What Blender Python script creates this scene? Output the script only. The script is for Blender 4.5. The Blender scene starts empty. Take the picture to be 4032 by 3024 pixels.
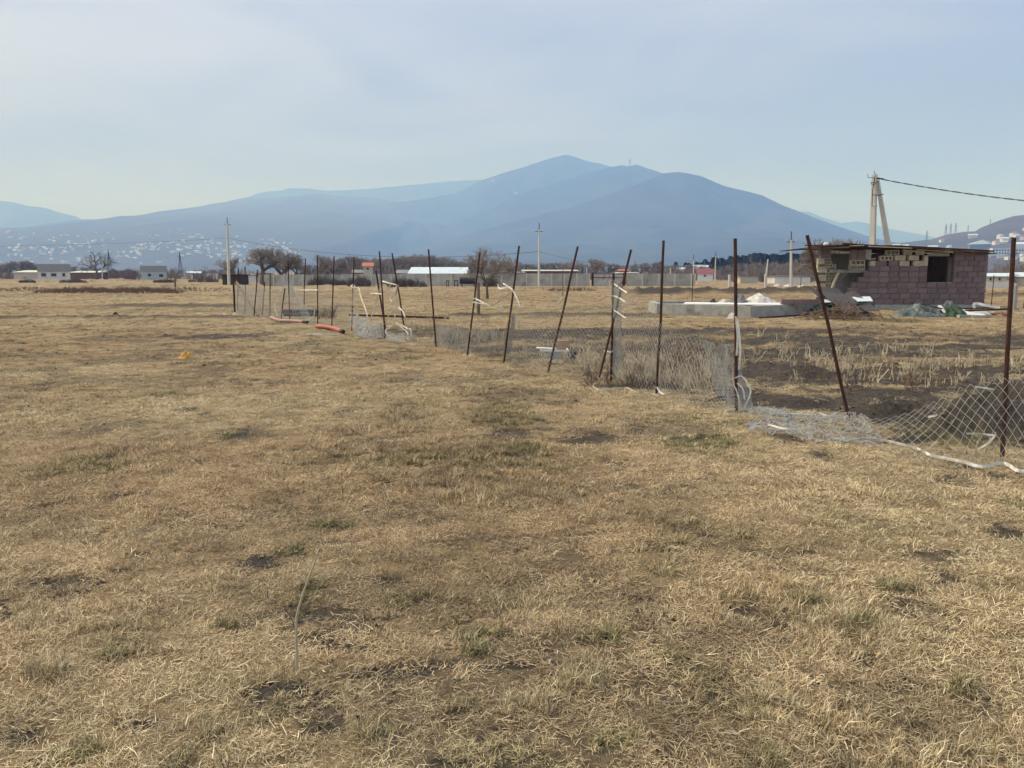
import bpy, math, random
import numpy as np
from mathutils import Vector, Matrix

# ------------------------------------------------------------------ camera, sky, sun, exposure
SC = bpy.context.scene
COL = SC.collection
F, CX, CY = 3028.0, 2016.0, 1512.0            # focal length and centre in photograph pixels
PITCH = math.atan(442.0 / F)
CAMZ = 1.6
cam_d = bpy.data.cameras.new('camera')
cam_d.sensor_width = 36.0
cam_d.lens = F / 4032.0 * 36.0
cam_d.clip_start = 0.05
cam_d.clip_end = 60000.0
cam = bpy.data.objects.new('camera', cam_d)
COL.objects.link(cam)
cam.location = (0, 0, CAMZ)
cam.rotation_euler = (math.pi / 2 - PITCH, 0, 0)
SC.camera = cam

SUN_EL, SUN_AZ = math.radians(52), math.radians(-75)   # azimuth from +Y towards +X
world = bpy.data.worlds.new('World')
SC.world = world
world.use_nodes = True
wt = world.node_tree
for n in list(wt.nodes):
    wt.nodes.remove(n)
def wn(t, **k):
    n = wt.nodes.new(t)
    for a, b in k.items():
        setattr(n, a, b)
    return n
w_out = wn('ShaderNodeOutputWorld')
w_sky = wn('ShaderNodeTexSky')
w_sky.sky_type = 'NISHITA'
w_sky.sun_disc = False
w_sky.sun_elevation = SUN_EL
w_sky.sun_rotation = SUN_AZ
w_sky.air_density = 1.0
w_sky.dust_density = 2.0
w_bg1 = wn('ShaderNodeBackground')
w_bg1.inputs['Strength'].default_value = 0.05
wt.links.new(w_sky.outputs[0], w_bg1.inputs['Color'])
w_tc = wn('ShaderNodeTexCoord')
w_map = wn('ShaderNodeMapping')
w_map.inputs['Scale'].default_value = (1.0, 1.0, 4.2)
wt.links.new(w_tc.outputs['Generated'], w_map.inputs['Vector'])
w_no = wn('ShaderNodeTexNoise')
w_no.inputs['Scale'].default_value = 2.5
w_no.inputs['Detail'].default_value = 6.0
w_no.inputs['Roughness'].default_value = 0.5
w_no.inputs['Distortion'].default_value = 0.5
wt.links.new(w_map.outputs[0], w_no.inputs['Vector'])
# the cloud sheet is brighter towards the hidden sun
sdv = (math.sin(SUN_AZ) * math.cos(SUN_EL), math.cos(SUN_AZ) * math.cos(SUN_EL), math.sin(SUN_EL))
w_dot = wn('ShaderNodeVectorMath', operation='DOT_PRODUCT')
wt.links.new(w_tc.outputs['Generated'], w_dot.inputs[0])
w_dot.inputs[1].default_value = (sdv[0], sdv[1], sdv[2] + 1.6)   # and, as overcast skies are, towards the zenith
w_a = wn('ShaderNodeMath', operation='MULTIPLY_ADD')
w_a.inputs[1].default_value = 0.5; w_a.inputs[2].default_value = 0.5 - 0.30 - 0.21
wt.links.new(w_dot.outputs['Value'], w_a.inputs[0])
w_b = wn('ShaderNodeMath', operation='MULTIPLY_ADD')
w_b.inputs[1].default_value = 0.60
wt.links.new(w_no.outputs['Fac'], w_b.inputs[0]); wt.links.new(w_a.outputs[0], w_b.inputs[2])
w_rp = wn('ShaderNodeValToRGB')
_e = w_rp.color_ramp.elements
_e.new(.5)
for _q, (_p, _c) in zip(_e, [(0.10, (0.17, 0.205, 0.44)), (0.55, (0.35, 0.415, 0.70)), (1.0, (0.80, 0.865, 1.10))]):
    _q.position = _p; _q.color = (*_c, 1)
wt.links.new(w_b.outputs[0], w_rp.inputs['Fac'])
w_bg2 = wn('ShaderNodeBackground')
w_bg2.inputs['Strength'].default_value = 0.36
wt.links.new(w_rp.outputs['Color'], w_bg2.inputs['Color'])
w_mx = wn('ShaderNodeMixShader')
w_mx.inputs['Fac'].default_value = 0.88          # cloud cover
wt.links.new(w_bg1.outputs[0], w_mx.inputs[1])
wt.links.new(w_bg2.outputs[0], w_mx.inputs[2])
wt.links.new(w_mx.outputs[0], w_out.inputs['Surface'])

sun_d = bpy.data.lights.new('sun', 'SUN')
sun_d.energy = 1.4
sun_d.angle = math.radians(50)
sun_d.color = (1.0, 0.955, 0.90)
sun = bpy.data.objects.new('sun', sun_d)
COL.objects.link(sun)
sd = Vector((math.sin(SUN_AZ) * math.cos(SUN_EL), math.cos(SUN_AZ) * math.cos(SUN_EL), math.sin(SUN_EL)))
sun.rotation_euler = (-sd).to_track_quat('-Z', 'Y').to_euler()

SC.render.engine = 'CYCLES'
SC.cycles.use_denoising = True
SC.cycles.use_adaptive_sampling = True
SC.cycles.adaptive_threshold = 0.02
SC.cycles.volume_bounces = 1
SC.cycles.max_bounces = 4
SC.cycles.diffuse_bounces = 2
SC.cycles.transparent_max_bounces = 8
SC.view_settings.view_transform = 'Standard'
SC.view_settings.look = 'None'
SC.view_settings.exposure = 1.5
SC.view_settings.gamma = 1.0
SC.view_settings.use_curve_mapping = False

# ------------------------------------------------------------------ helpers
RNG = random.Random(7)
NR = np.random.default_rng(11)
_cp, _sp = math.cos(PITCH), math.sin(PITCH)

def ray(px, py):
    a, b = (px - CX) / F, -(py - CY) / F
    return Vector((a, _cp + b * _sp, -_sp + b * _cp))
def W(px, py, Y):
    d = ray(px, py)
    return Vector((0, 0, CAMZ)) + d * (Y / d.y)
def project(x, y, z):
    zz = z - CAMZ
    dep = y * _cp - zz * _sp
    up = y * _sp + zz * _cp
    dep = np.maximum(dep, 0.05)
    return CX + F * x / dep, CY - F * up / dep

def _hash(ix, iy, s):
    h = (ix.astype(np.int64) * 374761393 + iy.astype(np.int64) * 668265263 + s * 1274126177) & 0x7fffffff
    h = ((h ^ (h >> 13)) * 1274126177) & 0x7fffffff
    return ((h ^ (h >> 16)) & 0xffff) / 65535.0
def noise(x, y, s=0):
    x = np.asarray(x, float); y = np.asarray(y, float)
    ix, iy = np.floor(x), np.floor(y)
    fx, fy = x - ix, y - iy
    fx = fx * fx * (3 - 2 * fx); fy = fy * fy * (3 - 2 * fy)
    a = _hash(ix, iy, s); b = _hash(ix + 1, iy, s)
    c = _hash(ix, iy + 1, s); d = _hash(ix + 1, iy + 1, s)
    return (a * (1 - fx) + b * fx) * (1 - fy) + (c * (1 - fx) + d * fx) * fy
def fbm(x, y, s=0, o=4, g=0.5):
    t = 0; a = 1; m = 0
    for k in range(o):
        t = t + a * noise(x * 2 ** k + 17.3 * k, y * 2 ** k - 9.1 * k, s + k * 31)
        m += a; a *= g
    return t / m
def sstep(a, b, x):
    t = np.clip((x - a) / (b - a), 0, 1)
    return t * t * (3 - 2 * t)

# mounds of dug earth: (px, py, half width m, half depth m, height m)
def base_z(y):
    return -0.004 * np.clip(np.asarray(y, float) - 25.0, 0, 275)
def G0(px, py):                                # pixel -> point on the smooth ground
    d = ray(px, py)
    Y = 5.0
    for _ in range(60):
        zz = float(base_z(Y))
        t = (zz - CAMZ) / d.z if d.z < -1e-5 else 1e5
        Y2 = min(d.y * t, 2000.0)
        Y = 0.5 * Y + 0.5 * Y2
    return Vector((d.x / d.y * Y, Y, float(base_z(Y))))
_m = [(3890, 1700, .85, .55, .36), (3520, 1640, .42, .22, .15), (3990, 1590, .6, .5, .24), (2930, 1545, .32, .25, .09),
      (3160, 1470, .5, .3, .15), (3140, 1590, .28, .14, .07), (2500, 1520, .5, .25, .06), (2850, 1580, .4, .2, .05),
      (2270, 1405, .3, .2, .06), (3370, 1500, .4, .3, .05), (2700, 1420, .8, .6, .06), (1950, 1330, .6, .5, .05),
      (3600, 1730, .25, .1, .03)]
MOUNDS = []
for px, py, ax, ay, h in _m:
    p = G0(px, py); MOUNDS.append((p.x, p.y, ax, ay, h))
BANKS = []       # long low banks of dug earth: (x0, x1, y, half depth, height)
for px0, px1, py, ay, h in [(2480, 3240, 1158, 1.3, .50), (3870, 4300, 1168, .8, .28), (1750, 2620, 1246, .45, .14), (-300, 960, 1254, .5, .10),
                            (400, 960, 1207, .8, .12), (-300, 760, 1108, 5.0, .55), (330, 800, 1128, 2.5, .35), (1180, 1720, 1128, 1.5, .25), (2060, 2500, 1139, 1.5, .22), (3480, 4032, 1128, 3, .2)]:
    a, b = G0(px0, py), G0(px1, py)
    BANKS.append((a.x, b.x, a.y, ay, h))
def dug_strip(x, y):                            # the strip of turned earth behind the fence
    px, py = project(x, y, base_z(y))
    fl = np.interp(px, [1600, 1717, 1984, 2406, 2899, 3344, 4032, 4400], [1336, 1358, 1422, 1490, 1605, 1640, 1760, 1850])
    return sstep(-6, 14, fl - py) * sstep(1284, 1298, py) * sstep(1560, 1700, px) * (y > 3)
def gz(x, y):
    x = np.asarray(x, float); y = np.asarray(y, float)
    z = base_z(y)
    near = np.exp(-np.maximum(y, 0) / 60.0)
    z = z + (fbm(x * .45, y * .45, 3, 3) - .5) * .10 * near * sstep(1.0, 4.0, np.hypot(x, y))
    z = z + (fbm(x * 5.5, y * 5.5, 5, 3) - .5) * .035 * near
    z = z + dug_strip(x, y) * (.10 * np.clip(fbm(x * 2.1, y * 2.1, 151, 4, .6) - .42, 0, 1) * 2 + .05 * (fbm(x * 9, y * 9, 153, 3, .6) - .5))
    for mx, my, ax, ay, h in MOUNDS:
        r = np.sqrt(((x - mx) / ax) ** 2 + ((y - my) / ay) ** 2) + (fbm(x * 4, y * 4, 9, 3) - .5) * .7
        z = z + h * sstep(1.25, .1, r) * (0.75 + .5 * fbm(x * 9, y * 9, 2, 2))
    for x0, x1, my, ay, h in BANKS:
        wob = (fbm(x * .18, x * 0 + my, 21, 3) - .5) * ay * 1.4
        r = np.abs(y - my - wob) / ay
        e = sstep(x0 - 1.5, x0 + 1.0, x) * sstep(x1 + 1.5, x1 - 1.0, x)
        z = z + h * e * sstep(1.2, .0, r) * (0.25 + 1.5 * fbm(x * 1.3, y * 1.3, 23, 4, .6))
    return z
def G(px, py):
    p = G0(px, py)
    return Vector((p.x, p.y, float(gz(p.x, p.y))))
def onground(x, y, dz=0.0):
    return Vector((x, y, float(gz(x, y)) + dz))

# soil / green / warm masks of the field, fixed to the ground
_soil_px = [(1040, 2200, 110, 40, 1), (1520, 2270, 95, 17, 1.2), (1130, 2180, 70, 50, .8), (550, 2165, 50, 12, 1), (740, 2300, 60, 15, .9), (1250, 2330, 80, 15, .9),
            (1290, 2412, 70, 14, 1), (1330, 2540, 190, 22, .9), (1090, 2720, 150, 40, 1), (560, 2845, 110, 35, 1), (2010, 2620, 160, 30, 1), (1550, 2640, 200, 40, 1),
            (1750, 2610, 120, 22, .9), (2330, 2520, 70, 20, .8), (850, 1325, 165, 11, 1.2), (640, 1325, 40, 8, 1), (2000, 1720, 140, 25, .8), (2320, 1735, 140, 28, .9),
            (2060, 1795, 60, 12, .9), (470, 1670, 150, 20, .6), (3000, 2450, 130, 35, .8), (3700, 2200, 170, 30, .7), (3930, 2080, 60, 22, .9), (2690, 2830, 80, 25, .7),
            (520, 1480, 40, 5, 1), (1900, 2100, 160, 18, .5), (2700, 2160, 180, 22, .5), (300, 1700, 110, 15, .5), (30, 2900, 120, 50, .8), (1500, 2850, 120, 30, .6), (2560, 2640, 70, 22, .7),
            (3880, 2760, 110, 30, .7), (2780, 2680, 60, 25, .7), (1240, 2120, 80, 14, .7), (900, 2065, 70, 10, .6), (460, 2235, 60, 14, .8), (330, 2310, 60, 12, .6), (2260, 2190, 100, 14, .6),
            (700, 1385, 120, 6, .5), (3280, 1420, 200, 18, .7), (3110, 1330, 230, 10, .9), (3420, 1345, 300, 9, .6), (3600, 1390, 350, 14, .8), (3600, 1480, 330, 26, .9), (3150, 1460, 150, 40, 1),
            (2400, 1312, 700, 14, 1.1), (2000, 1330, 320, 22, 1), (2500, 1400, 350, 60, .75), (2620, 1500, 300, 30, .8), (1650, 1310, 220, 20, .8), (2880, 1550, 90, 22, 1.3),
            (3900, 1690, 260, 90, 1.4), (3980, 1560, 160, 60, 1.2), (3510, 1640, 140, 30, 1.3), (3150, 1590, 70, 16, 1.3), (3350, 1350, 90, 6, 1), (3520, 1757 - 20, 60, 12, 1), (2270, 1400, 60, 20, 1),
            (1500, 1395, 120, 6, .5), (1250, 1345, 90, 6, .3), (3740, 1305, 90, 5, .5), (1330, 1205, 80, 4, .5), (3640, 1580, 90, 12, .6), (3480, 1560, 160, 10, .6), (3360, 1640, 40, 10, .8), (3780, 1440, 200, 20, .6)]
SOIL = []
for px, py, rx, ry, s in _soil_px:
    c = G0(px, py); a = G0(px + rx, py); f0 = G0(px, py - ry); n0 = G0(px, py + ry)
    SOIL.append((c.x, (f0.y + n0.y) / 2, abs(a.x - c.x), max((f0.y - n0.y) / 2, .03), s))
_green_px = [(1600, 2345, 100, 40), (1150, 2160, 40, 25), (2660, 2600, 60, 25), (1820, 2780, 60, 25), (2400, 2500, 90, 25), (900, 1720, 30, 10), (1300, 2050, 90, 18), (3180, 2370, 60, 18),
             (3390, 2450, 60, 20), (3780, 2700, 60, 18), (3550, 2320, 90, 22), (440, 2580, 60, 20), (300, 2960, 90, 40), (700, 3010, 60, 30), (2400, 2940, 90, 40), (3060, 3000, 60, 40), (1900, 2500, 120, 30), (880, 2460, 60, 15),
             (3750, 1720, 200, 50), (3500, 1240 + 20, 120, 10), (1450, 2900, 80, 30), (2750, 1750, 160, 40), (2050, 1760, 120, 20), (1900, 2560, 60, 30)]
GREEN = []
for px, py, rx, ry in _green_px:
    c = G0(px, py); a = G0(px + rx, py); f0 = G0(px, py - ry); n0 = G0(px, py + ry)
    GREEN.append((c.x, (f0.y + n0.y) / 2, abs(a.x - c.x), max((f0.y - n0.y) / 2, .03)))
def masks(x, y):
    x = np.asarray(x, float); y = np.asarray(y, float)
    j = fbm(x * 3.1, y * 3.1, 41, 4, .6) - .5
    j = j + .55 * (fbm(x * 10.5, y * 10.5, 47, 3, .7) - .5)
    j2 = fbm(x * .8, y * .8, 43, 4, .55)
    soil = sstep(.60, .70, j2 + .35 * j) * .55
    soil = np.maximum(soil, .85 * sstep(.65, .74, fbm(x * 2.6, y * 2.6, 61, 4, .6)))
    dug = dug_strip(x, y)
    soil = np.maximum(soil, dug * (.10 + .88 * sstep(.43, .54, fbm(x * .45, y * 1.0, 63, 4, .62))))
    for cx, cy, ax, ay, s in SOIL:
        q = ((x - cx) / ax) ** 2 + ((y - cy) / ay) ** 2
        soil = np.maximum(soil, sstep(1.5, .55, q + 2.2 * j) * min(s, 1.0))
    for mx, my, ax, ay, h in MOUNDS:
        q = ((x - mx) / ax) ** 2 + ((y - my) / ay) ** 2
        soil = np.maximum(soil, sstep(1.5, .7, q + 1.2 * j))
    for k, (x0, x1, my, ay, h) in enumerate(BANKS):
        e = sstep(x0 - 1.5, x0 + 1.0, x) * sstep(x1 + 1.5, x1 - 1.0, x)
        wob = (fbm(x * .18, x * 0 + my, 21, 3) - .5) * ay * 1.4
        q = np.abs(y - my - wob) / ay
        amt = (1.0, .9, .9, .85, .8, .3, .5, .55, .5, .3)[k]
        soil = np.maximum(soil, e * amt * sstep(1.15, .6, q + 1.0 * (fbm(x * .5, y * .5, 77, 3) - .5)))
    soil = np.clip(soil, 0, 1)
    green = sstep(.60, .74, fbm(x * 1.1, y * 1.1, 71, 4, .55)) * .7
    for cx, cy, ax, ay in GREEN:
        q = ((x - cx) / ax) ** 2 + ((y - cy) / ay) ** 2
        green = np.maximum(green, sstep(1.5, .3, q + 1.6 * j))
    warm = fbm(x * .33 + 5, y * .33, 83, 4, .55)
    far = sstep(16, 45, y)
    warm = warm * (1 - far) + far * fbm(x * .05 + 3, y * .16, 85, 4, .6)
    warm = np.clip((warm - .3) / .4, 0, 1)
    warm = warm * (1 - .55 * sstep(.2, 2.5, x) * sstep(14, 8, y))
    return soil, np.clip(green, 0, 1), warm

# ---------------------------------------------------- mesh helpers
def link(name, me, parent=None, loc=None):
    o = bpy.data.objects.new(name, me)
    COL.objects.link(o)
    if parent is not None:
        o.parent = parent
    if loc is not None:
        o.location = loc
    return o
def tag(o, label=None, cat=None, group=None, kind=None):
    if label: o['label'] = label
    if cat: o['category'] = cat
    if group: o['group'] = group
    if kind: o['kind'] = kind
    return o
def thing(name, label, cat, loc, group=None):
    o = link(name, None, None, loc)
    o.empty_display_size = .1
    return tag(o, label, cat, group)
def copy_tree(o, parent=None):
    c = o.copy()
    COL.objects.link(c)
    c.parent = parent
    for ch in o.children:
        copy_tree(ch, c)
    return c

class MB:
    def __init__(s):
        s.v = []; s.f = []; s.n = 0
    def add(s, vs, fs):
        b = s.n
        s.v.extend([tuple(q) for q in vs]); s.n += len(vs)
        s.f.extend([tuple(i + b for i in f) for f in fs])
        return s
    def box(s, c, size, rot=None, jit=0.0):
        hx, hy, hz = size[0] / 2, size[1] / 2, size[2] / 2
        vs = [Vector((a * hx, b * hy, d * hz)) for d in (-1, 1) for b in (-1, 1) for a in (-1, 1)]
        if jit:
            vs = [v + Vector((RNG.uniform(-jit, jit), RNG.uniform(-jit, jit), RNG.uniform(-jit, jit))) for v in vs]
        if rot is not None:
            R = rot if isinstance(rot, Matrix) else Matrix.Rotation(rot, 3, 'Z')
            vs = [R @ v for v in vs]
        c = Vector(c)
        return s.add([v + c for v in vs], [(0, 2, 3, 1), (4, 5, 7, 6), (0, 1, 5, 4), (2, 6, 7, 3), (0, 4, 6, 2), (1, 3, 7, 5)])
    def bar(s, p0, p1, w, h, up=(0, 0, 1)):
        p0, p1 = Vector(p0), Vector(p1)
        d = (p1 - p0); L = d.length
        d.normalize()
        u = Vector(up)
        if abs(d.dot(u)) > .98: u = Vector((0, 1, 0))
        r = d.cross(u).normalized(); u2 = r.cross(d).normalized()
        R = Matrix((r, d, u2)).transposed()
        return s.box((p0 + p1) / 2, (w, L, h), R)
    def tube(s, pts, r, n=6, caps=True):
        pts = [Vector(p) for p in pts]
        rs = r if isinstance(r, (list, tuple)) else [r] * len(pts)
        vs, fs = [], []
        ref = None
        for i, p in enumerate(pts):
            t = (pts[min(i + 1, len(pts) - 1)] - pts[max(i - 1, 0)])
            if t.length < 1e-9: t = Vector((0, 0, 1))
            t.normalize()
            if ref is None:
                ref = Vector((1, 0, 0)) if abs(t.x) < .8 else Vector((0, 1, 0))
            a = (ref - t * ref.dot(t))
            if a.length < 1e-6: a = Vector((0, 1, 0)) - t * t.y
            a.normalize(); ref = a
            b = t.cross(a)
            for k in range(n):
                an = 2 * math.pi * k / n
                vs.append(p + (a * math.cos(an) + b * math.sin(an)) * rs[i])
        for i in range(len(pts) - 1):
            for k in range(n):
                fs.append((i * n + k, i * n + (k + 1) % n, (i + 1) * n + (k + 1) % n, (i + 1) * n + k))
        if caps:
            fs.append(tuple(range(n - 1, -1, -1)))
            fs.append(tuple((len(pts) - 1) * n + k for k in range(n)))
        return s.add(vs, fs)
    def ribbon(s, pts, w, th=.0012, twist=0.0, seed=0):
        """flat strip with thickness along a smoothed polyline"""
        pts = smooth_line([Vector(p) for p in pts], 5)
        rg = random.Random(seed)
        ph = rg.uniform(0, 6.28)
        vs, fs = [], []
        n = len(pts)
        for i, p in enumerate(pts):
            t = (pts[min(i + 1, n - 1)] - pts[max(i - 1, 0)])
            if t.length < 1e-9: t = Vector((1, 0, 0))
            t.normalize()
            a = t.cross(Vector((0, 1, 0)))
            if a.length < 1e-4: a = Vector((1, 0, 0))
            a.normalize()
            b = t.cross(a)
            an = ph + twist * i / max(n - 1, 1) + .5 * math.sin(i * .7 + ph)
            an = .45 * math.sin(an)
            c = a * math.cos(an) + b * math.sin(an)
            nn = t.cross(c)
            for q, e in ((-1, -1), (1, -1), (1, 1), (-1, 1)):
                vs.append(p + c * (q * w / 2) + nn * (e * th / 2))
        for i in range(n - 1):
            for k in range(4):
                fs.append((i * 4 + k, i * 4 + (k + 1) % 4, (i + 1) * 4 + (k + 1) % 4, (i + 1) * 4 + k))
        fs.append((3, 2, 1, 0)); fs.append(tuple((n - 1) * 4 + k for k in range(4)))
        return s.add(vs, fs)
    def prism(s, poly, axis, d0, d1):
        """polygon of (a, z) pairs extruded along axis 'x' or 'y' from d0 to d1"""
        n = len(poly)
        vs = []
        for d in (d0, d1):
            for a, z in poly:
                vs.append((d, a, z) if axis == 'x' else (a, d, z))
        fs = [tuple(range(n)), tuple(range(2 * n - 1, n - 1, -1))]
        for k in range(n):
            fs.append((k, (k + 1) % n, n + (k + 1) % n, n + k))
        return s.add(vs, fs)
    def mesh(s, name, mat, origin=(0, 0, 0), smooth=False):
        o = Vector(origin)
        me = bpy.data.meshes.new(name)
        me.from_pydata([(v[0] - o.x, v[1] - o.y, v[2] - o.z) for v in s.v], [], s.f)
        if mat is not None: me.materials.append(mat)
        if smooth:
            me.polygons.foreach_set('use_smooth', [True] * len(me.polygons))
        me.update()
        return me
    def build(s, name, mat, parent=None, origin=None, smooth=False):
        """children take world coordinates; origin defaults to the parent's location"""
        if parent is not None:
            org = Vector(parent.location)
            q = parent.parent
            while q is not None:
                org += Vector(q.location); q = q.parent
            return link(name, s.mesh(name, mat, org, smooth), parent)
        org = Vector(origin) if origin is not None else Vector((0, 0, 0))
        return link(name, s.mesh(name, mat, org, smooth), None, org)

def smooth_line(pts, k=4):
    if len(pts) < 3:
        return [pts[0].lerp(pts[-1], i / 6) for i in range(7)]
    out = []
    P = [pts[0] * 2 - pts[1]] + pts + [pts[-1] * 2 - pts[-2]]
    for i in range(1, len(P) - 2):
        for j in range(k):
            t = j / k
            a, b, c, d = P[i - 1], P[i], P[i + 1], P[i + 2]
            out.append(.5 * ((2 * b) + (c - a) * t + (2 * a - 5 * b + 4 * c - d) * t * t + (3 * b - a - 3 * c + d) * t ** 3))
    out.append(pts[-1])
    return out

# ---------------------------------------------------- materials
def mat(name, c1, c2=None, scale=4.0, rough=.85, bump=0.0, bscale=None, detail=5, metal=0.0, spread=(.35, .65), c3=None, s3=1.0, stretch=None, spec=.3, rnd=0.0, trans=0.0):
    m = bpy.data.materials.new(name)
    m.use_nodes = True
    t = m.node_tree
    b = t.nodes['Principled BSDF']
    b.inputs['Roughness'].default_value = rough
    b.inputs['Metallic'].default_value = metal
    b.inputs['Specular IOR Level'].default_value = spec
    tc = t.nodes.new('ShaderNodeTexCoord')
    src = tc.outputs['Object']
    if stretch:
        mp = t.nodes.new('ShaderNodeMapping'); mp.inputs['Scale'].default_value = stretch
        t.links.new(src, mp.inputs['Vector']); src = mp.outputs[0]
    col = None
    if c2 is not None:
        n = t.nodes.new('ShaderNodeTexNoise')
        n.inputs['Scale'].default_value = scale; n.inputs['Detail'].default_value = detail; n.inputs['Roughness'].default_value = .6
        t.links.new(src, n.inputs['Vector'])
        r = t.nodes.new('ShaderNodeValToRGB')
        r.color_ramp.elements[0].position = spread[0]; r.color_ramp.elements[1].position = spread[1]
        r.color_ramp.elements[0].color = (*c1, 1); r.color_ramp.elements[1].color = (*c2, 1)
        t.links.new(n.outputs['Fac'], r.inputs['Fac'])
        col = r.outputs['Color']
        if c3 is not None:
            n3 = t.nodes.new('ShaderNodeTexNoise')
            n3.inputs['Scale'].default_value = s3; n3.inputs['Detail'].default_value = 6; n3.inputs['Roughness'].default_value = .65
            t.links.new(src, n3.inputs['Vector'])
            r3 = t.nodes.new('ShaderNodeValToRGB')
            r3.color_ramp.elements[0].position = .5; r3.color_ramp.elements[1].position = .68
            t.links.new(n3.outputs['Fac'], r3.inputs['Fac'])
            mx = t.nodes.new('ShaderNodeMix'); mx.data_type = 'RGBA'
            t.links.new(r3.outputs['Color'], mx.inputs['Factor'])
            t.links.new(col, mx.inputs['A']); mx.inputs['B'].default_value = (*c3, 1)
            col = mx.outputs['Result']
    if rnd:
        oi = t.nodes.new('ShaderNodeObjectInfo')
        mr = t.nodes.new('ShaderNodeMapRange')
        mr.inputs['To Min'].default_value = 1 - rnd; mr.inputs['To Max'].default_value = 1 + rnd
        t.links.new(oi.outputs['Random'], mr.inputs['Value'])
        hs = t.nodes.new('ShaderNodeHueSaturation')
        t.links.new(mr.outputs[0], hs.inputs['Value'])
        if col is not None: t.links.new(col, hs.inputs['Color'])
        else: hs.inputs['Color'].default_value = (*c1, 1)
        col = hs.outputs['Color']
    if col is not None: t.links.new(col, b.inputs['Base Color'])
    else: b.inputs['Base Color'].default_value = (*c1, 1)
    if bump:
        nb = t.nodes.new('ShaderNodeTexNoise')
        nb.inputs['Scale'].default_value = bscale or scale * 4; nb.inputs['Detail'].default_value = 4
        t.links.new(src, nb.inputs['Vector'])
        bp = t.nodes.new('ShaderNodeBump'); bp.inputs['Strength'].default_value = bump; bp.inputs['Distance'].default_value = .02
        t.links.new(nb.outputs['Fac'], bp.inputs['Height'])
        t.links.new(bp.outputs['Normal'], b.inputs['Normal'])
    return m

M = {}
M['rust'] = mat('rusty_steel', (.040, .015, .012), (.085, .034, .024), 30, .8, .2, 120, c3=(.03, .016, .014), s3=8)
M['galv'] = mat('galvanised_wire', (.50, .515, .515), (.34, .35, .35), 12, .5, metal=.15)
M['strip'] = mat('white_plastic', (.78, .77, .72), (.60, .57, .48), 14, .6, c3=(.42, .39, .32), s3=9)
M['block'] = mat('pink_tuff_block', (.155, .104, .112), (.225, .156, .163), 3.5, .95, .5, 60, c3=(.17, .135, .13), s3=2.4, rnd=.15)
M['block_b'] = mat('grey_pink_block', (.165, .12, .122), (.225, .168, .165), 3.5, .95, .5, 60, c3=(.16, .132, .124), s3=2.4, rnd=.15)
M['pale_block'] = mat('pale_limestone_block', (.42, .37, .27), (.54, .49, .37), 6, .95, .5, 50, c3=(.30, .27, .21), s3=3, rnd=.14)
M['mortar'] = mat('mortar', (.24, .22, .20), (.33, .31, .28), 8, .95, .4, 50)
M['render'] = mat('grey_render', (.22, .215, .205), (.31, .30, .285), 2.5, .95, .3, 30, c3=(.16, .155, .15), s3=1.5)
M['concrete'] = mat('concrete', (.30, .30, .275), (.42, .415, .385), 1.6, .9, .25, 40, c3=(.20, .195, .175), s3=1.4)
M['panel'] = mat('panel_concrete', (.34, .34, .31), (.46, .45, .40), .9, .95, .2, 20, c3=(.26, .25, .22), s3=.7, rnd=.12)
M['pole'] = mat('pole_concrete', (.50, .48, .43), (.60, .58, .53), 3, .9, .2, 40, stretch=(1, 1, .2))
M['dark'] = mat('black_rubber', (.012, .012, .013), (.03, .03, .032), 6, .6)
M['iron'] = mat('dark_iron', (.03, .03, .032), (.06, .058, .058), 10, .6, metal=.3)
M['wood'] = mat('pale_timber', (.42, .36, .26), (.52, .46, .35), 5, .85, .2, 40, stretch=(1, 1, 1))
M['oldwood'] = mat('weathered_wood', (.13, .10, .075), (.21, .17, .13), 6, .9, .3, 40)
M['green_sheet'] = mat('green_painted_sheet', (.010, .055, .045), (.018, .075, .06), 3, .4)
M['teal_panel'] = mat('pale_teal_panel', (.50, .58, .57), (.60, .66, .64), 3, .4)
M['grey_sheet'] = mat('grey_steel_sheet', (.062, .056, .060), (.095, .087, .092), 2.2, .75, c3=(.05, .042, .042), s3=1.2, spec=.1)
M['tarp_white'] = mat('white_tarpaulin', (.42, .40, .37), (.62, .61, .58), 4, .55, .4, 14, c3=(.24, .23, .21), s3=3)
M['tarp_grey'] = mat('grey_tarpaulin', (.10, .105, .115), (.16, .165, .175), 3, .6, .3, 12)
M['tarp_green'] = mat('green_tarpaulin', (.010, .035, .013), (.02, .06, .022), 3, .55, .2, 14)
M['film'] = mat('cloudy_plastic_film', (.035, .05, .045), (.15, .17, .165), 5, .3, .3, 16, c3=(.018, .04, .03), s3=3)
M['white'] = mat('white_paint', (.70, .70, .67), (.62, .61, .57), 2, .7)
M['blue'] = mat('blue_plastic', (.03, .09, .19), (.045, .13, .25), 6, .5)
M['red_pipe'] = mat('red_plastic_pipe', (.40, .10, .085), (.48, .15, .125), 4, .5)
M['pink_pipe'] = mat('faded_pink_pipe', (.36, .20, .17), (.43, .27, .23), 4, .6)
M['orange'] = mat('orange_plastic', (.50, .24, .035), (.60, .32, .06), 12, .5, .3, 30)
M['card'] = mat('cardboard', (.40, .27, .18), (.50, .35, .25), 6, .9)
M['tub'] = mat('grey_white_tub', (.42, .43, .43), (.54, .55, .54), 4, .6)
M['twig'] = mat('brown_twigs', (.13, .085, .06), (.21, .145, .105), 5, .9, rnd=.1)
M['stalk'] = mat('pale_dry_stalk', (.42, .35, .24), (.56, .48, .35), 12, .9, rnd=.15)
M['bark'] = mat('tree_bark', (.10, .088, .078), (.16, .14, .12), 4, .95, rnd=.12)
M['twigs'] = mat('bare_twigs', (.20, .17, .15), (.28, .24, .21), 1.2, .95, rnd=.15)
M['thicket'] = mat('winter_thicket', (.15, .125, .118), (.21, .18, .165), .6, .95)
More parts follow.
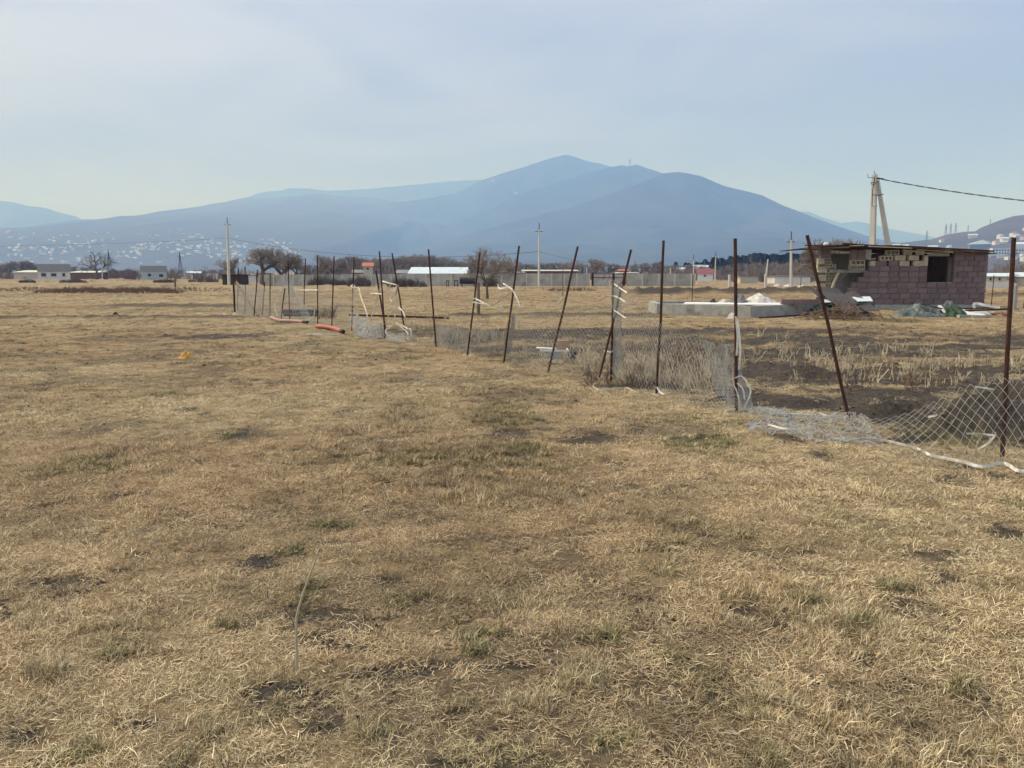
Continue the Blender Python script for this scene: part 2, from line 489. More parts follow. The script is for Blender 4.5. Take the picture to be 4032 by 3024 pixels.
M['scrub'] = mat('dark_scrub', (.085, .07, .058), (.15, .125, .105), 1.5, .95, rnd=.2)
M['conifer'] = mat('conifer_needles', (.014, .026, .018), (.028, .044, .030), 1.0, .95, rnd=.2)
M['roof_blue'] = mat('slate_blue_roof', (.022, .03, .042), (.035, .043, .056), 2, .6)
M['roof_pale'] = mat('pale_metal_roof', (.48, .56, .60), (.58, .65, .68), .8, .5)
M['roof_red'] = mat('red_tile_roof', (.34, .11, .075), (.42, .15, .10), 2, .8)
M['roof_crimson'] = mat('crimson_metal_roof', (.17, .035, .045), (.22, .05, .055), 2, .5)
M['roof_grey'] = mat('grey_sheet_roof', (.16, .165, .17), (.22, .225, .23), 1, .7)
M['roof_lime'] = mat('pale_green_awning', (.50, .56, .42), (.58, .63, .50), 1, .6)
M['wall_white'] = mat('whitewashed_wall', (.66, .66, .63), (.74, .74, .71), 1, .9)
M['wall_cream'] = mat('cream_wall', (.46, .42, .35), (.54, .50, .43), 1, .9)
M['wall_teal'] = mat('pale_blue_wall', (.36, .44, .47), (.44, .51, .53), 1, .9)
M['brick_wall'] = mat('brown_brick_wall', (.16, .10, .08), (.22, .14, .11), 3, .95)
M['glass'] = mat('dark_glass', (.02, .025, .03), None, rough=.15, spec=.6)
M['gate'] = mat('rusty_white_gate', (.42, .41, .39), (.50, .49, .46), 1.5, .8, c3=(.16, .07, .045), s3=1.1)
M['brown_paint'] = mat('dark_brown_boards', (.045, .030, .024), (.07, .048, .038), 3, .8)
M['stone'] = mat('pale_stone', (.40, .34, .29), (.52, .46, .40), 8, .95, .4, 30)
M['clod'] = mat('dark_clod', (.055, .046, .038), (.12, .10, .08), 10, .95, .6, 40, rnd=.3)
M['rubble_red'] = mat('broken_red_brick', (.20, .06, .045), (.30, .10, .075), 6, .95)

# mountain slopes
def mountain_mat(name, c1, c2, c3=None, s=.004, sn=None):
    m = mat(name, c1, c2, s, .95, c3=c3, s3=sn or s)
    return m
M['forest'] = mat('forested_slope', (.020, .030, .028), (.050, .060, .052), .0035, .95, detail=8)
def snowy(m):
    t = m.node_tree; b = t.nodes['Principled BSDF']
    src = b.inputs['Base Color'].links[0].from_socket
    a = t.nodes.new('ShaderNodeAttribute'); a.attribute_name = 'snow'
    x = t.nodes.new('ShaderNodeMix'); x.data_type = 'RGBA'
    t.links.new(a.outputs['Fac'], x.inputs['Factor']); t.links.new(src, x.inputs['A']); x.inputs['B'].default_value = (.26, .27, .28, 1)
    t.links.new(x.outputs['Result'], b.inputs['Base Color'])
M['field_slope'] = mat('field_slope', (.046, .058, .060), (.078, .086, .082), .004, .95, stretch=(1, .25, 1), c3=(.06, .065, .05), s3=.003)
snowy(M['forest'])
M['scrub_slope'] = mat('scrub_slope', (.055, .052, .045), (.10, .088, .075), .008, .95, c3=(.045, .05, .04), s3=.012)

# ground
def ground_material():
    m = bpy.data.materials.new('dry_grass_ground')
    m.use_nodes = True
    t = m.node_tree; L = t.links
    b = t.nodes['Principled BSDF']
    b.inputs['Roughness'].default_value = .95; b.inputs['Specular IOR Level'].default_value = .15
    N = lambda k, **kw: [setattr(n, a, v) for n in [t.nodes.new(k)] for a, v in kw.items()] and None
    def nz(scale, detail=6, rough=.65, stretch=None):
        n = t.nodes.new('ShaderNodeTexNoise')
        n.inputs['Scale'].default_value = scale; n.inputs['Detail'].default_value = detail; n.inputs['Roughness'].default_value = rough
        if stretch:
            mp = t.nodes.new('ShaderNodeMapping'); mp.inputs['Scale'].default_value = stretch
            L.new(tc.outputs['Object'], mp.inputs['Vector']); L.new(mp.outputs[0], n.inputs['Vector'])
        else:
            L.new(tc.outputs['Object'], n.inputs['Vector'])
        return n.outputs['Fac']
    def ramp(fac, stops):
        r = t.nodes.new('ShaderNodeValToRGB')
        el = r.color_ramp.elements
        while len(el) < len(stops): el.new(.5)
        for e, (p, c) in zip(el, stops):
            e.position = p; e.color = (*c, 1)
        L.new(fac, r.inputs['Fac'])
        return r.outputs['Color']
    def mix(f, a, c):
        x = t.nodes.new('ShaderNodeMix'); x.data_type = 'RGBA'
        L.new(f, x.inputs['Factor']); L.new(a, x.inputs['A']); L.new(c, x.inputs['B'])
        return x.outputs['Result']
    tc = t.nodes.new('ShaderNodeTexCoord')
    at = t.nodes.new('ShaderNodeAttribute'); at.attribute_name = 'cov'
    sp = t.nodes.new('ShaderNodeSeparateColor'); L.new(at.outputs['Color'], sp.inputs['Color'])
    fine = nz(58, 7, .8)
    straw = ramp(fine, [(.30, (.12, .093, .052)), (.5, (.37, .287, .165)), (.70, (.62, .50, .315))])
    ochre = ramp(fine, [(.30, (.115, .08, .044)), (.5, (.35, .248, .14)), (.70, (.56, .42, .25))])
    grass = mix(sp.outputs['Blue'], straw, ochre)
    olive = ramp(fine, [(.3, (.06, .06, .028)), (.7, (.17, .15, .075))])
    g_f = t.nodes.new('ShaderNodeMath'); g_f.operation = 'MULTIPLY'; g_f.inputs[1].default_value = .75
    L.new(sp.outputs['Green'], g_f.inputs[0])
    grass = mix(g_f.outputs[0], grass, olive)
    mid = nz(2.2, 6, .7)
    thatch = ramp(mid, [(.35, (.60, .57, .54)), (.62, (1.0, 1.0, 1.0))])
    mu = t.nodes.new('ShaderNodeMix'); mu.data_type = 'RGBA'; mu.blend_type = 'MULTIPLY'; mu.inputs['Factor'].default_value = 1
    L.new(grass, mu.inputs['A']); L.new(thatch, mu.inputs['B'])
    soil = ramp(nz(22, 9, .78), [(.3, (.020, .018, .016)), (.5, (.062, .053, .045)), (.72, (.15, .122, .092))])
    col = mix(sp.outputs['Red'], mu.outputs['Result'], soil)
    L.new(col, b.inputs['Base Color'])
    bp = t.nodes.new('ShaderNodeBump'); bp.inputs['Strength'].default_value = .8; bp.inputs['Distance'].default_value = .03
    L.new(nz(75, 6, .8), bp.inputs['Height']); L.new(bp.outputs['Normal'], b.inputs['Normal'])
    return m
M['ground'] = ground_material()

# ------------------------------------------------------------------ ground sheet
def build_ground():
    radii = [0.0, .5]
    r = 1.0
    while r < 70: radii.append(r); r *= 1.0095
    while r < 400: radii.append(r); r *= 1.03
    while r < 13500: radii.append(r); r *= 1.15
    radii = np.array(radii)
    front = np.arange(-46, 46.01, .17)
    back = np.arange(50, 311, 4.0)
    ang = np.radians(np.concatenate([front, back]))
    R, A = np.meshgrid(radii, ang, indexing='ij')
    X = R * np.sin(A); Y = R * np.cos(A)
    Z = gz(X, Y)
    back_m = (Y < 0)
    Z = np.where(back_m, (fbm(X * .4, Y * .4, 3, 3) - .5) * .05 * np.exp(-R / 60), Z)
    Z = np.where(R > 1200, base_z(Y) * (Y > 0), Z)
    s, g, w = masks(X.ravel(), Y.ravel())
    Z = Z + np.where((Y > 0) & (R < 40), s.reshape(X.shape) * ((fbm(X * 13, Y * 13, 171, 3, .65) - .5) * .05 - .012), 0)
    nr, na = R.shape
    idx = np.arange(nr * na).reshape(nr, na)
    a = idx[:-1, :]; b = idx[1:, :]
    q = np.stack([a, np.roll(a, -1, 1), np.roll(b, -1, 1), b], -1).reshape(-1, 4)
    me = bpy.data.meshes.new('ground')
    me.vertices.add(nr * na)
    me.vertices.foreach_set('co', np.stack([X, Y, Z], -1).astype(np.float32).ravel())
    me.loops.add(len(q) * 4); me.loops.foreach_set('vertex_index', q.astype(np.int32).ravel())
    me.polygons.add(len(q))
    me.polygons.foreach_set('loop_start', np.arange(0, len(q) * 4, 4, dtype=np.int32))
    me.polygons.foreach_set('use_smooth', np.ones(len(q), dtype=bool))
    me.update(calc_edges=True)
    ca = me.color_attributes.new('cov', 'FLOAT_COLOR', 'POINT')
    ca.data.foreach_set('color', np.stack([s, g, w, np.ones_like(s)], -1).astype(np.float32).ravel())
    me.materials.append(M['ground'])
    o = link('ground', me)
    tag(o, 'broad field of short dry tan grass with dark bare patches', None, None, 'structure')
build_ground()

# ------------------------------------------------------------------ grass
def grass_material():
    m = bpy.data.materials.new('dry_grass_blade')
    m.use_nodes = True
    t = m.node_tree; L = t.links
    b = t.nodes['Principled BSDF']
    b.inputs['Roughness'].default_value = .75; b.inputs['Specular IOR Level'].default_value = .2
    a1 = t.nodes.new('ShaderNodeAttribute'); a1.attribute_name = 'blade'; a1.attribute_type = 'GEOMETRY'
    a2 = t.nodes.new('ShaderNodeAttribute'); a2.attribute_name = 'tint'; a2.attribute_type = 'INSTANCER'
    sp = t.nodes.new('ShaderNodeSeparateColor'); L.new(a2.outputs['Color'], sp.inputs['Color'])
    def ramp(stops):
        r = t.nodes.new('ShaderNodeValToRGB'); el = r.color_ramp.elements
        while len(el) < len(stops): el.new(.5)
        for e, (p, c) in zip(el, stops): e.position = p; e.color = (*c, 1)
        L.new(a1.outputs['Fac'], r.inputs['Fac'])
        return r.outputs['Color']
    def mix(f, a, c):
        x = t.nodes.new('ShaderNodeMix'); x.data_type = 'RGBA'
        L.new(f, x.inputs['Factor']); L.new(a, x.inputs['A']); L.new(c, x.inputs['B'])
        return x.outputs['Result']
    straw = ramp([(.0, (.18, .145, .082)), (.45, (.45, .36, .21)), (.8, (.64, .53, .33)), (1, (.82, .73, .52))])
    ochre = ramp([(.0, (.165, .115, .066)), (.5, (.40, .292, .168)), (.9, (.55, .425, .26)), (1, (.68, .57, .38))])
    green = ramp([(.0, (.05, .068, .022)), (.5, (.12, .135, .045)), (.85, (.30, .26, .12)), (1, (.50, .42, .24))])
    c = mix(sp.outputs['Blue'], straw, ochre)
    c = mix(sp.outputs['Green'], c, green)
    hs = t.nodes.new('ShaderNodeHueSaturation'); L.new(c, hs.inputs['Color'])
    mr = t.nodes.new('ShaderNodeMapRange'); mr.inputs['To Min'].default_value = .55; mr.inputs['To Max'].default_value = 1.35
    L.new(sp.outputs['Red'], mr.inputs['Value']); L.new(mr.outputs[0], hs.inputs['Value'])
    L.new(hs.outputs['Color'], b.inputs['Base Color'])
    return m
M['grass'] = grass_material()

def tuft_mesh(name, seed, nb, rad, lmin, lmax, el_min, el_max, wid, pale=False):
    rg = random.Random(seed)
    vs, fs, at = [], [], []
    for i in range(nb):
        r = rad * math.sqrt(rg.random()); a = rg.uniform(0, 6.283)
        p = Vector((r * math.cos(a), r * math.sin(a), -.004))
        L = rg.uniform(lmin, lmax); az = rg.uniform(0, 6.283)
        el = math.radians(rg.uniform(el_min, el_max))
        w = wid * rg.uniform(.6, 1.3)
        droop = rg.uniform(.2, .9)
        d = Vector((math.cos(az) * math.cos(el), math.sin(az) * math.cos(el), math.sin(el)))
        side = Vector((-math.sin(az), math.cos(az), rg.uniform(-.5, .5))).normalized()
        p1 = p + d * (L * .5)
        d2 = (d + Vector((rg.uniform(-.4, .4), rg.uniform(-.4, .4), -droop * math.sin(el) * 1.2))).normalized()
        p2 = p1 + d2 * (L * .5)
        if p2.z < .003: p2.z = .003
        b = len(vs)
        vs += [p - side * w / 2, p + side * w / 2, p1 + side * w * .45, p1 - side * w * .45, p2]
        fs += [(b, b + 1, b + 2, b + 3), (b + 3, b + 2, b + 4)]
        v = rg.uniform(.9, 1) if pale else rg.random() ** 1.5
        at += [v] * 5
    me = bpy.data.meshes.new(name)
    me.from_pydata([tuple(v) for v in vs], [], fs)
    aa = me.attributes.new('blade', 'FLOAT', 'POINT')
    aa.data.foreach_set('value', np.array(at, dtype=np.float32))
    me.materials.append(M['grass'])
    return me

def instance_stuff(name, label, pts, rotz, tilt, scale, tint, idx, meshes):
    """one object: its points carry copies of a few small meshes"""
    me = bpy.data.meshes.new(name)
    me.vertices.add(len(pts)); me.vertices.foreach_set('co', pts.astype(np.float32).ravel())
    def attr(nm, ty, arr, key):
        a = me.attributes.new(nm, ty, 'POINT'); a.data.foreach_set(key, arr.ravel())
    rot = np.stack([tilt[:, 0], tilt[:, 1], rotz], -1).astype(np.float32)
    attr('rot', 'FLOAT_VECTOR', rot, 'vector')
    attr('scl', 'FLOAT_VECTOR', scale.astype(np.float32), 'vector')
    attr('tint', 'FLOAT_VECTOR', tint.astype(np.float32), 'vector')
    attr('pick', 'INT', idx.astype(np.int32), 'value')
    o = link(name, me)
    ng = bpy.data.node_groups.new(name + '_nodes', 'GeometryNodeTree')
    ng.interface.new_socket('Geometry', in_out='INPUT', socket_type='NodeSocketGeometry')
    ng.interface.new_socket('Geometry', in_out='OUTPUT', socket_type='NodeSocketGeometry')
    gi = ng.nodes.new('NodeGroupInput'); go = ng.nodes.new('NodeGroupOutput')
    ip = ng.nodes.new('GeometryNodeInstanceOnPoints')
    gt = ng.nodes.new('GeometryNodeGeometryToInstance')
    for mm in reversed(meshes):
        so = bpy.data.objects.new(mm.name, mm)
        oi = ng.nodes.new('GeometryNodeObjectInfo'); oi.inputs['Object'].default_value = so
        ng.links.new(oi.outputs['Geometry'], gt.inputs[0])
    def na(nm, ty):
        n = ng.nodes.new('GeometryNodeInputNamedAttribute'); n.data_type = ty; n.inputs['Name'].default_value = nm
        return n.outputs['Attribute']
    ng.links.new(gi.outputs[0], ip.inputs['Points'])
    ng.links.new(gt.outputs[0], ip.inputs['Instance'])
    ip.inputs['Pick Instance'].default_value = True
    ng.links.new(na('pick', 'INT'), ip.inputs['Instance Index'])
    er = ng.nodes.new('FunctionNodeEulerToRotation'); ng.links.new(na('rot', 'FLOAT_VECTOR'), er.inputs[0])
    ng.links.new(er.outputs[0], ip.inputs['Rotation'])
    ng.links.new(na('scl', 'FLOAT_VECTOR'), ip.inputs['Scale'])
    ng.links.new(ip.outputs[0], go.inputs[0])
    md = o.modifiers.new('scatter', 'NODES'); md.node_group = ng
    return tag(o, label, 'grass', None, 'stuff')

def build_grass():
    T = [tuft_mesh('grass_tuft_short', 1, 64, .075, .016, .042, 5, 55, .0024), tuft_mesh('grass_tuft_matted', 2, 64, .085, .02, .055, 0, 25, .0025),
         tuft_mesh('grass_tuft_upright', 3, 50, .05, .025, .06, 35, 85, .0024), tuft_mesh('grass_tuft_loose', 4, 46, .085, .018, .06, 8, 60, .0027),
         tuft_mesh('grass_tuft_flat', 5, 46, .09, .025, .075, 0, 12, .0028), tuft_mesh('grass_tuft_tall', 6, 22, .045, .05, .12, 50, 85, .0026),
         tuft_mesh('grass_tuft_fan', 7, 46, .03, .035, .085, 25, 75, .0027), tuft_mesh('loose_straw', 8, 3, .10, .05, .13, 0, 14, .0036, True)]
    P = []; D = []
    for d0, d1, dens in ((1.9, 4, 640), (4, 7, 430), (7, 12, 230), (12, 22, 95), (22, 38, 30), (38, 75, 8)):
        half = math.tan(math.radians(38.5))
        n = int(dens * half * (d1 * d1 - d0 * d0))
        y = np.sqrt(NR.uniform(d0 * d0, d1 * d1, n))
        x = NR.uniform(-1, 1, n) * half * y
        P.append(np.stack([x, y], -1)); D.append(np.full(n, 1.0))
    P = np.concatenate(P)
    x, y = P[:, 0], P[:, 1]
    s, g, w = masks(x, y)
    keep = NR.random(len(x)) > .93 * s
    x, y, s, g, w = x[keep], y[keep], s[keep], g[keep], w[keep]
    n = len(x)
    z = gz(x, y)
    big = fbm(x * .9, y * .9, 101, 4, .6)
    fine = fbm(x * 3.5, y * 3.5, 103, 3, .6)
    u = NR.random(n)
    idx = np.where(u < .30, 0, np.where(u < .58, 1, np.where(u < .66, 2, np.where(u < .84, 3, 4))))
    lush = (big + .3 * fine) > .84
    idx = np.where(lush & (u > .35), np.where(u > .8, 6, np.where(u > .72, 5, 2)), idx)
    idx = np.where((g > .45) & (u > .5), 6, idx)
    idx = np.where(NR.random(n) < .045, 7, idx)
    sc = NR.uniform(.65, 1.25, n) * (1 + np.clip(y - 6, 0, 60) * .028)
    sc = sc * (.72 + .62 * big)
    szz = sc / (1 + np.clip(y - 6, 0, 60) * .018) * (1 - .45 * s)
    rot = NR.uniform(0, 6.283, n)
    tilt = NR.normal(0, .10, (n, 2))
    gg = np.clip(g * NR.uniform(.3, 1.1, n), 0, 1) * .85
    ww = np.clip(w + NR.normal(0, .16, n), 0, 1)
    br = np.clip(.58 + (fbm(x * .8, y * .8, 131, 4, .65) - .5) * 1.0 + .18 * sstep(.2, 2.5, x) * sstep(14, 8, y) + (fine - .5) * 1.3 + NR.normal(0, .15, n) - .35 * s, 0, 1)
    ex, eg = [], []
    for cx, cy, ax, ay in GREEN:                       # tussocks
        if cy > 9: continue
        for k in range(int(3 + 34 * min(ax, .3))):
            a = NR.uniform(0, 6.283); r = NR.random() * 1.15
            ex.append((cx + ax * r * math.cos(a), cy + ay * r * math.sin(a))); eg.append(NR.uniform(.35, 1.0))
    for cpx, cpy, rx, ry, cnt in ((420, 2500, 130, 40, 16), (120, 2440, 120, 50, 12), (2290, 2690, 100, 40, 22), (1960, 2360, 140, 30, 11), (3250, 2440, 120, 30, 12), (3050, 2800, 140, 50, 16), (200, 2640, 100, 40, 20), (2080, 2800, 120, 40, 20), (3700, 2950, 200, 60, 16), (850, 2900, 80, 40, 14)):
        for k in range(cnt):
            q = G0(cpx + NR.uniform(-rx, rx), cpy + NR.uniform(-ry, ry))
            ex.append((q.x, q.y)); eg.append(NR.uniform(0, .25))
    ex = np.array(ex); eg = np.array(eg); m = len(ex)
    x = np.concatenate([x, ex[:, 0]]); y = np.concatenate([y, ex[:, 1]]); z = np.concatenate([z, gz(ex[:, 0], ex[:, 1])])
    rot = np.concatenate([rot, NR.uniform(0, 6.283, m)]); tilt = np.concatenate([tilt, NR.normal(0, .12, (m, 2))])
    es = NR.uniform(.55, 1.05, m); sc = np.concatenate([sc, es]); szz = np.concatenate([szz, es * NR.uniform(.8, 1.2, m)])
    br = np.concatenate([br, NR.uniform(.3, .9, m)]); gg = np.concatenate([gg, eg]); ww = np.concatenate([ww, NR.uniform(0, .3, m)])
    idx = np.concatenate([idx, np.where(NR.random(m) < .6, 6, 5)])
    instance_stuff('field_grass', 'short matted dry grass covering the near field', np.stack([x, y, z], -1), rot, tilt,
                   np.stack([sc, sc, szz], -1), np.stack([br, gg, ww], -1), idx, T)
build_grass()

def build_clods():
    ms = []
    for k in range(4):
        rg = random.Random(200 + k)
        import bmesh
        bm = bmesh.new()
        for i in range(11):
            d = Vector((rg.gauss(0, 1), rg.gauss(0, 1), rg.gauss(0, .8))).normalized() * rg.uniform(.6, 1.0)
            bm.verts.new((d.x, d.y, d.z * .7 + .3))
        bmesh.ops.convex_hull(bm, input=bm.verts)
        me = bpy.data.meshes.new('earth_clod'); bm.to_mesh(me); bm.free()
        me.materials.append(M['clod']); ms.append(me)
    half = math.tan(math.radians(38))
    X, Y = [], []
    for d0, d1, dens in ((2, 5, 420), (5, 9, 170), (9, 16, 60), (16, 30, 12)):
        n = int(dens * half * (d1 * d1 - d0 * d0)); y = np.sqrt(NR.uniform(d0 * d0, d1 * d1, n)); X.append(NR.uniform(-1, 1, n) * half * y); Y.append(y)
    x = np.concatenate(X); y = np.concatenate(Y)
    s, g, w = masks(x, y)
    keep = NR.random(len(x)) < np.clip(s - .35, 0, 1) * 1.4
    x, y = x[keep], y[keep]; n = len(x)
    sc = NR.lognormal(0, .45, n) * .0058 * (1 + np.clip(y - 4, 0, 20) * .10)
    big = NR.random(n) < .06; sc = np.where(big, sc * 1.7, sc); sc = np.clip(sc, .003, .016 + np.clip(y - 6, 0, 10) * .0022)
    o = instance_stuff('earth_clods', 'crumbled dark earth lying on the bare patches', np.stack([x, y, gz(x, y)], -1), NR.uniform(0, 6.28, n), NR.normal(0, .3, (n, 2)), np.stack([sc, sc * NR.uniform(.7, 1.3, n), sc], -1), np.zeros((n, 3)), NR.integers(0, 4, n), ms)
    o['category'] = 'earth'
build_clods()

# ------------------------------------------------------------------ mountains
def ridge_fn(D, pts, wf, wb, amp, seed, power=1.0):
    xs = np.array([W(px, py, D).x for px, py in pts]); zs = np.array([W(px, py, D).z for px, py in pts])
    def z(x, y):
        x = np.asarray(x, float); y = np.asarray(y, float)
        H = np.interp(x, xs, zs)
        H = H + (fbm(x * .004, x * 0 + seed, seed, 4, .55) - .5) * 2 * .018 * np.maximum(H, 60)
        s = np.where(y < D, 1 - (D - y) / wf, 1 - (y - D) / wb)
        s = np.clip(s, 0, 1)
        k = np.sin(np.pi * s) * (s < 1)
        rid = 1 - np.abs(2 * fbm(x * .0011 + .00035 * y, y * .0004, seed + 5, 4, .5) - 1) * 1.6
        rid2 = 1 - np.abs(2 * fbm(x * .0042 + .0012 * y, y * .0016, seed + 8, 3, .5) - 1) * 1.8
        zz = H * s ** power * (1 - amp * k * rid - .30 * amp * k * rid2)
        return zz - 2.5 + 6.0 * s * 0
    return z, xs
def ridge(name, label, D, pts, wf, wb, amp, seed, m, power=1.0, nu=260, nv=80, snow=()):
    z, xs = ridge_fn(D, pts, wf, wb, amp, seed, power)
    X = np.linspace(xs[0], xs[-1], nu)
    Yv = np.concatenate([np.linspace(D - wf, D, nv), np.linspace(D, D + wb, nv // 4)[1:]])
    Yg, Xg = np.meshgrid(Yv, X, indexing='ij')
    Zg = z(Xg, Yg)
    e = np.minimum(1, np.minimum(np.arange(nu), np.arange(nu)[::-1]) / 8.0)[None, :]
    Zg = (Zg + 2.5) * e - 2.5
    mb = MB()
    ny = len(Yv)
    idx = np.arange(ny * nu).reshape(ny, nu)
    q = np.stack([idx[:-1, :-1], idx[:-1, 1:], idx[1:, 1:], idx[1:, :-1]], -1).reshape(-1, 4)
    mb.v = np.stack([Xg, Yg, Zg], -1).reshape(-1, 3).tolist(); mb.f = [tuple(i) for i in q.tolist()]; mb.n = len(mb.v)
    o = mb.build(name, m, None, (X.mean(), D, 0), True)
    px, py = project(Xg.ravel(), Yg.ravel(), Zg.ravel())
    sn = np.zeros(px.shape)
    for a, b, ra, rb in snow:
        sn = np.maximum(sn, sstep(1.3, .5, ((px - a) / ra) ** 2 + ((py - b) / rb) ** 2 + 1.2 * (noise(px * .15, py * .15, 3) - .5)))
    at = o.data.attributes.new('snow', 'FLOAT', 'POINT'); at.data.foreach_set('value', sn.astype(np.float32))
    tag(o, label, None, None, 'structure')
    return z
ridge('mountain', 'pale far mountain fading into haze', 9500,
      [(-900, 860), (-500, 800), (-200, 780), (0, 786), (60, 795), (110, 812), (190, 820), (250, 838), (300, 850), (340, 870), (400, 888), (440, 897), (520, 915), (640, 940), (900, 990)], 3000, 900, .25, 3, M['forest'])
ridge('mountain', 'faint ridge half lost in low cloud', 10800,
      [(600, 960), (780, 860), (880, 820), (950, 785), (1050, 752), (1150, 742), (1280, 748), (1450, 742), (1600, 728), (1750, 712), (1900, 705), (2050, 712), (2300, 760), (2600, 900)], 3500, 900, .3, 5, M['forest'])
Z_VILLAGE = ridge('hillside', 'long low hillside dotted with village houses', 8300,
      [(-1400, 960), (-700, 945), (-200, 930), (100, 921), (300, 908), (440, 897), (520, 885), (650, 857), (800, 815), (900, 797), (960, 780), (1060, 775), (1170, 768), (1250, 760), (1350, 772), (1480, 780), (1600, 800), (1800, 900)], 5900, 900, .08, 7, M['field_slope'], 1.0)
ridge('mountain', 'main blue mountain with rounded summit', 7600,
      [(760, 1010), (870, 950), (950, 900), (1020, 865), (1100, 835), (1180, 820), (1290, 806), (1470, 803), (1600, 793), (1700, 780), (1795, 760), (1880, 718), (1960, 690), (2010, 672), (2080, 650), (2150, 628), (2218, 609), (2250, 612), (2290, 624), (2330, 634), (2405, 652), (2440, 668), (2550, 690), (2700, 720), (3000, 800), (3300, 960)], 3200, 800, .34, 9, M['forest'], nu=420, nv=150, snow=[(1941, 712, 7, 4), (2030, 760, 8, 4)])
ridge('mountain', 'blue shoulder with notched double top', 6200,
      [(1500, 1000), (1800, 880), (1980, 800), (2080, 752), (2170, 728), (2280, 688), (2365, 667), (2450, 650), (2470, 653), (2507, 645), (2545, 658), (2610, 680), (2700, 690), (2850, 760), (3100, 900), (3300, 1000)], 2600, 600, .34, 11, M['forest'])
ridge('mountain', 'front blue mountain falling to the plain', 4900,
      [(1500, 1020), (1700, 960), (1980, 880), (2267, 809), (2365, 777), (2487, 728), (2609, 683), (2665, 677), (2700, 679), (2762, 690), (2860, 733), (2910, 746), (3000, 770), (3080, 807), (3157, 836), (3247, 875), (3330, 910), (3410, 943), (3550, 985), (3700, 1015), (4000, 1045)], 2300, 600, .34, 13, M['forest'])
ridge('mountain', 'low distant ridge behind the hut roof', 10000,
      [(2900, 900), (3100, 835), (3157, 833), (3190, 836), (3240, 855), (3310, 877), (3370, 870), (3420, 878), (3500, 900), (3600, 917), (3660, 928), (3760, 960), (4000, 1000), (4300, 1010)], 2500, 700, .3, 15, M['forest'])
Z_HILL = ridge('hill', 'brown hill with houses on its lower slope', 1900,
      [(3080, 1045), (3300, 1000), (3506, 957), (3668, 937), (3733, 917), (3798, 907), (3840, 905), (3862, 891), (3927, 865), (3992, 845), (4032, 841), (4200, 800), (4500, 790), (4900, 860), (5400, 960)], 1350, 300, .10, 17, M['scrub_slope'], 1.0)

# ------------------------------------------------------------------ haze
def build_haze():
    mb = MB().box((0, 0, 660), (29000, 29000, 1500 - 160))
    hz = bpy.data.materials.new('thin_haze'); hz.use_nodes = True
    t = hz.node_tree
    t.nodes.remove(t.nodes['Principled BSDF'])
    pv = t.nodes.new('ShaderNodeVolumePrincipled')
    pv.inputs['Color'].default_value = HAZE_COL
    pv.inputs['Absorption Color'].default_value = (1, 1, 1, 1)
    pv.inputs['Density'].default_value = HAZE_DEN
    pv.inputs['Anisotropy'].default_value = 0.0
    t.links.new(pv.outputs[0], t.nodes['Material Output'].inputs['Volume'])
    o = mb.build('haze', hz)
    tag(o, 'thin blue haze over the whole plain', None, None, 'stuff')
HAZE_COL = (0.195, 0.385, 0.92, 1)
HAZE_DEN = 3.0e-4
build_haze()

# ------------------------------------------------------------------ far village houses
def tiny_house_meshes():
    out = []
    for k, (w, d, h, rh, wm, rm) in enumerate([(12, 9, 6, 2.5, 'wall_white', 'roof_pale'), (16, 10, 5, 2.2, 'wall_cream', 'roof_pale'), (11, 9, 7, 3, 'wall_white', 'roof_red'), (22, 11, 6, 2.0, 'wall_white', 'roof_grey'), (14, 10, 8, .6, 'wall_cream', 'roof_pale')]):
        mb = MB().box((0, 0, h / 2 - 1), (w, d, h + 2))
        r = MB().prism([(-d / 2 - .6, h), (d / 2 + .6, h), (0, h + rh)], 'x', -w / 2 - .5, w / 2 + .5)
        out.append((mb.mesh('wall', M[wm]), r.mesh('roof', M[rm])))
    return out
TH = tiny_house_meshes()
def ray_on(zf, px, py, y0, y1):
    d = ray(px, py)
    Y = np.linspace(y0, y1, 260)
    x = d.x / d.y * Y; z = CAMZ + d.z / d.y * Y
    hit = np.nonzero(z < zf(x, Y))[0]
    if len(hit) == 0: return None
    return float(x[hit[0]]), float(Y[hit[0]])
def hill_house(zf, px, py, y0, y1, sc, label, group, variant, name='village_house'):
    r = ray_on(zf, px, py, y0, y1)
    if r is None: return
    x, Y = r
    z = float(zf(x, Y))
    wall, roof = TH[variant]
    o = link(name, wall, None, (x, Y, z))
    o.scale = (sc, sc, sc); o.rotation_euler = (0, 0, RNG.uniform(-.5, .5))
    link('roof', roof, o)
    tag(o, label, 'house', group)
rg = random.Random(5)
n = 0
while n < 295:
    px = rg.uniform(-60, 1500) if rg.random() < .25 else rg.uniform(-40, 1180)
    py = rg.triangular(905, 1056, 985)
    if px > 900 and py < 905 + (px - 900) * .20: continue
    if px > 1200 and py < 1010: continue
    cl = float(fbm(px * .012, py * .05, 55, 3))
    if cl < .40: continue
    hill_house(Z_VILLAGE, px, py, 2450, 8250, rg.uniform(.4, 1.1), 'tiny pale house on the hazy hillside village far off', 'houses of the far hillside village', rg.choice([0, 0, 0, 1, 3, 3, 4, 2]))
    n += 1
n = 0
while n < 62:
    px = rg.uniform(3480, 4150); py = rg.uniform(905, 1030)
    if py < 965 - (px - 3600) * .13: continue
    if px < 3640 and py < 960: continue
    hill_house(Z_HILL, px, py, 560, 1890, rg.uniform(.7, 1.25), 'small pale house on the lower slope of the brown hill', 'houses on the lower slope of the brown hill', rg.choice([0, 0, 1, 3, 4, 2]), 'hillside_house')
    n += 1
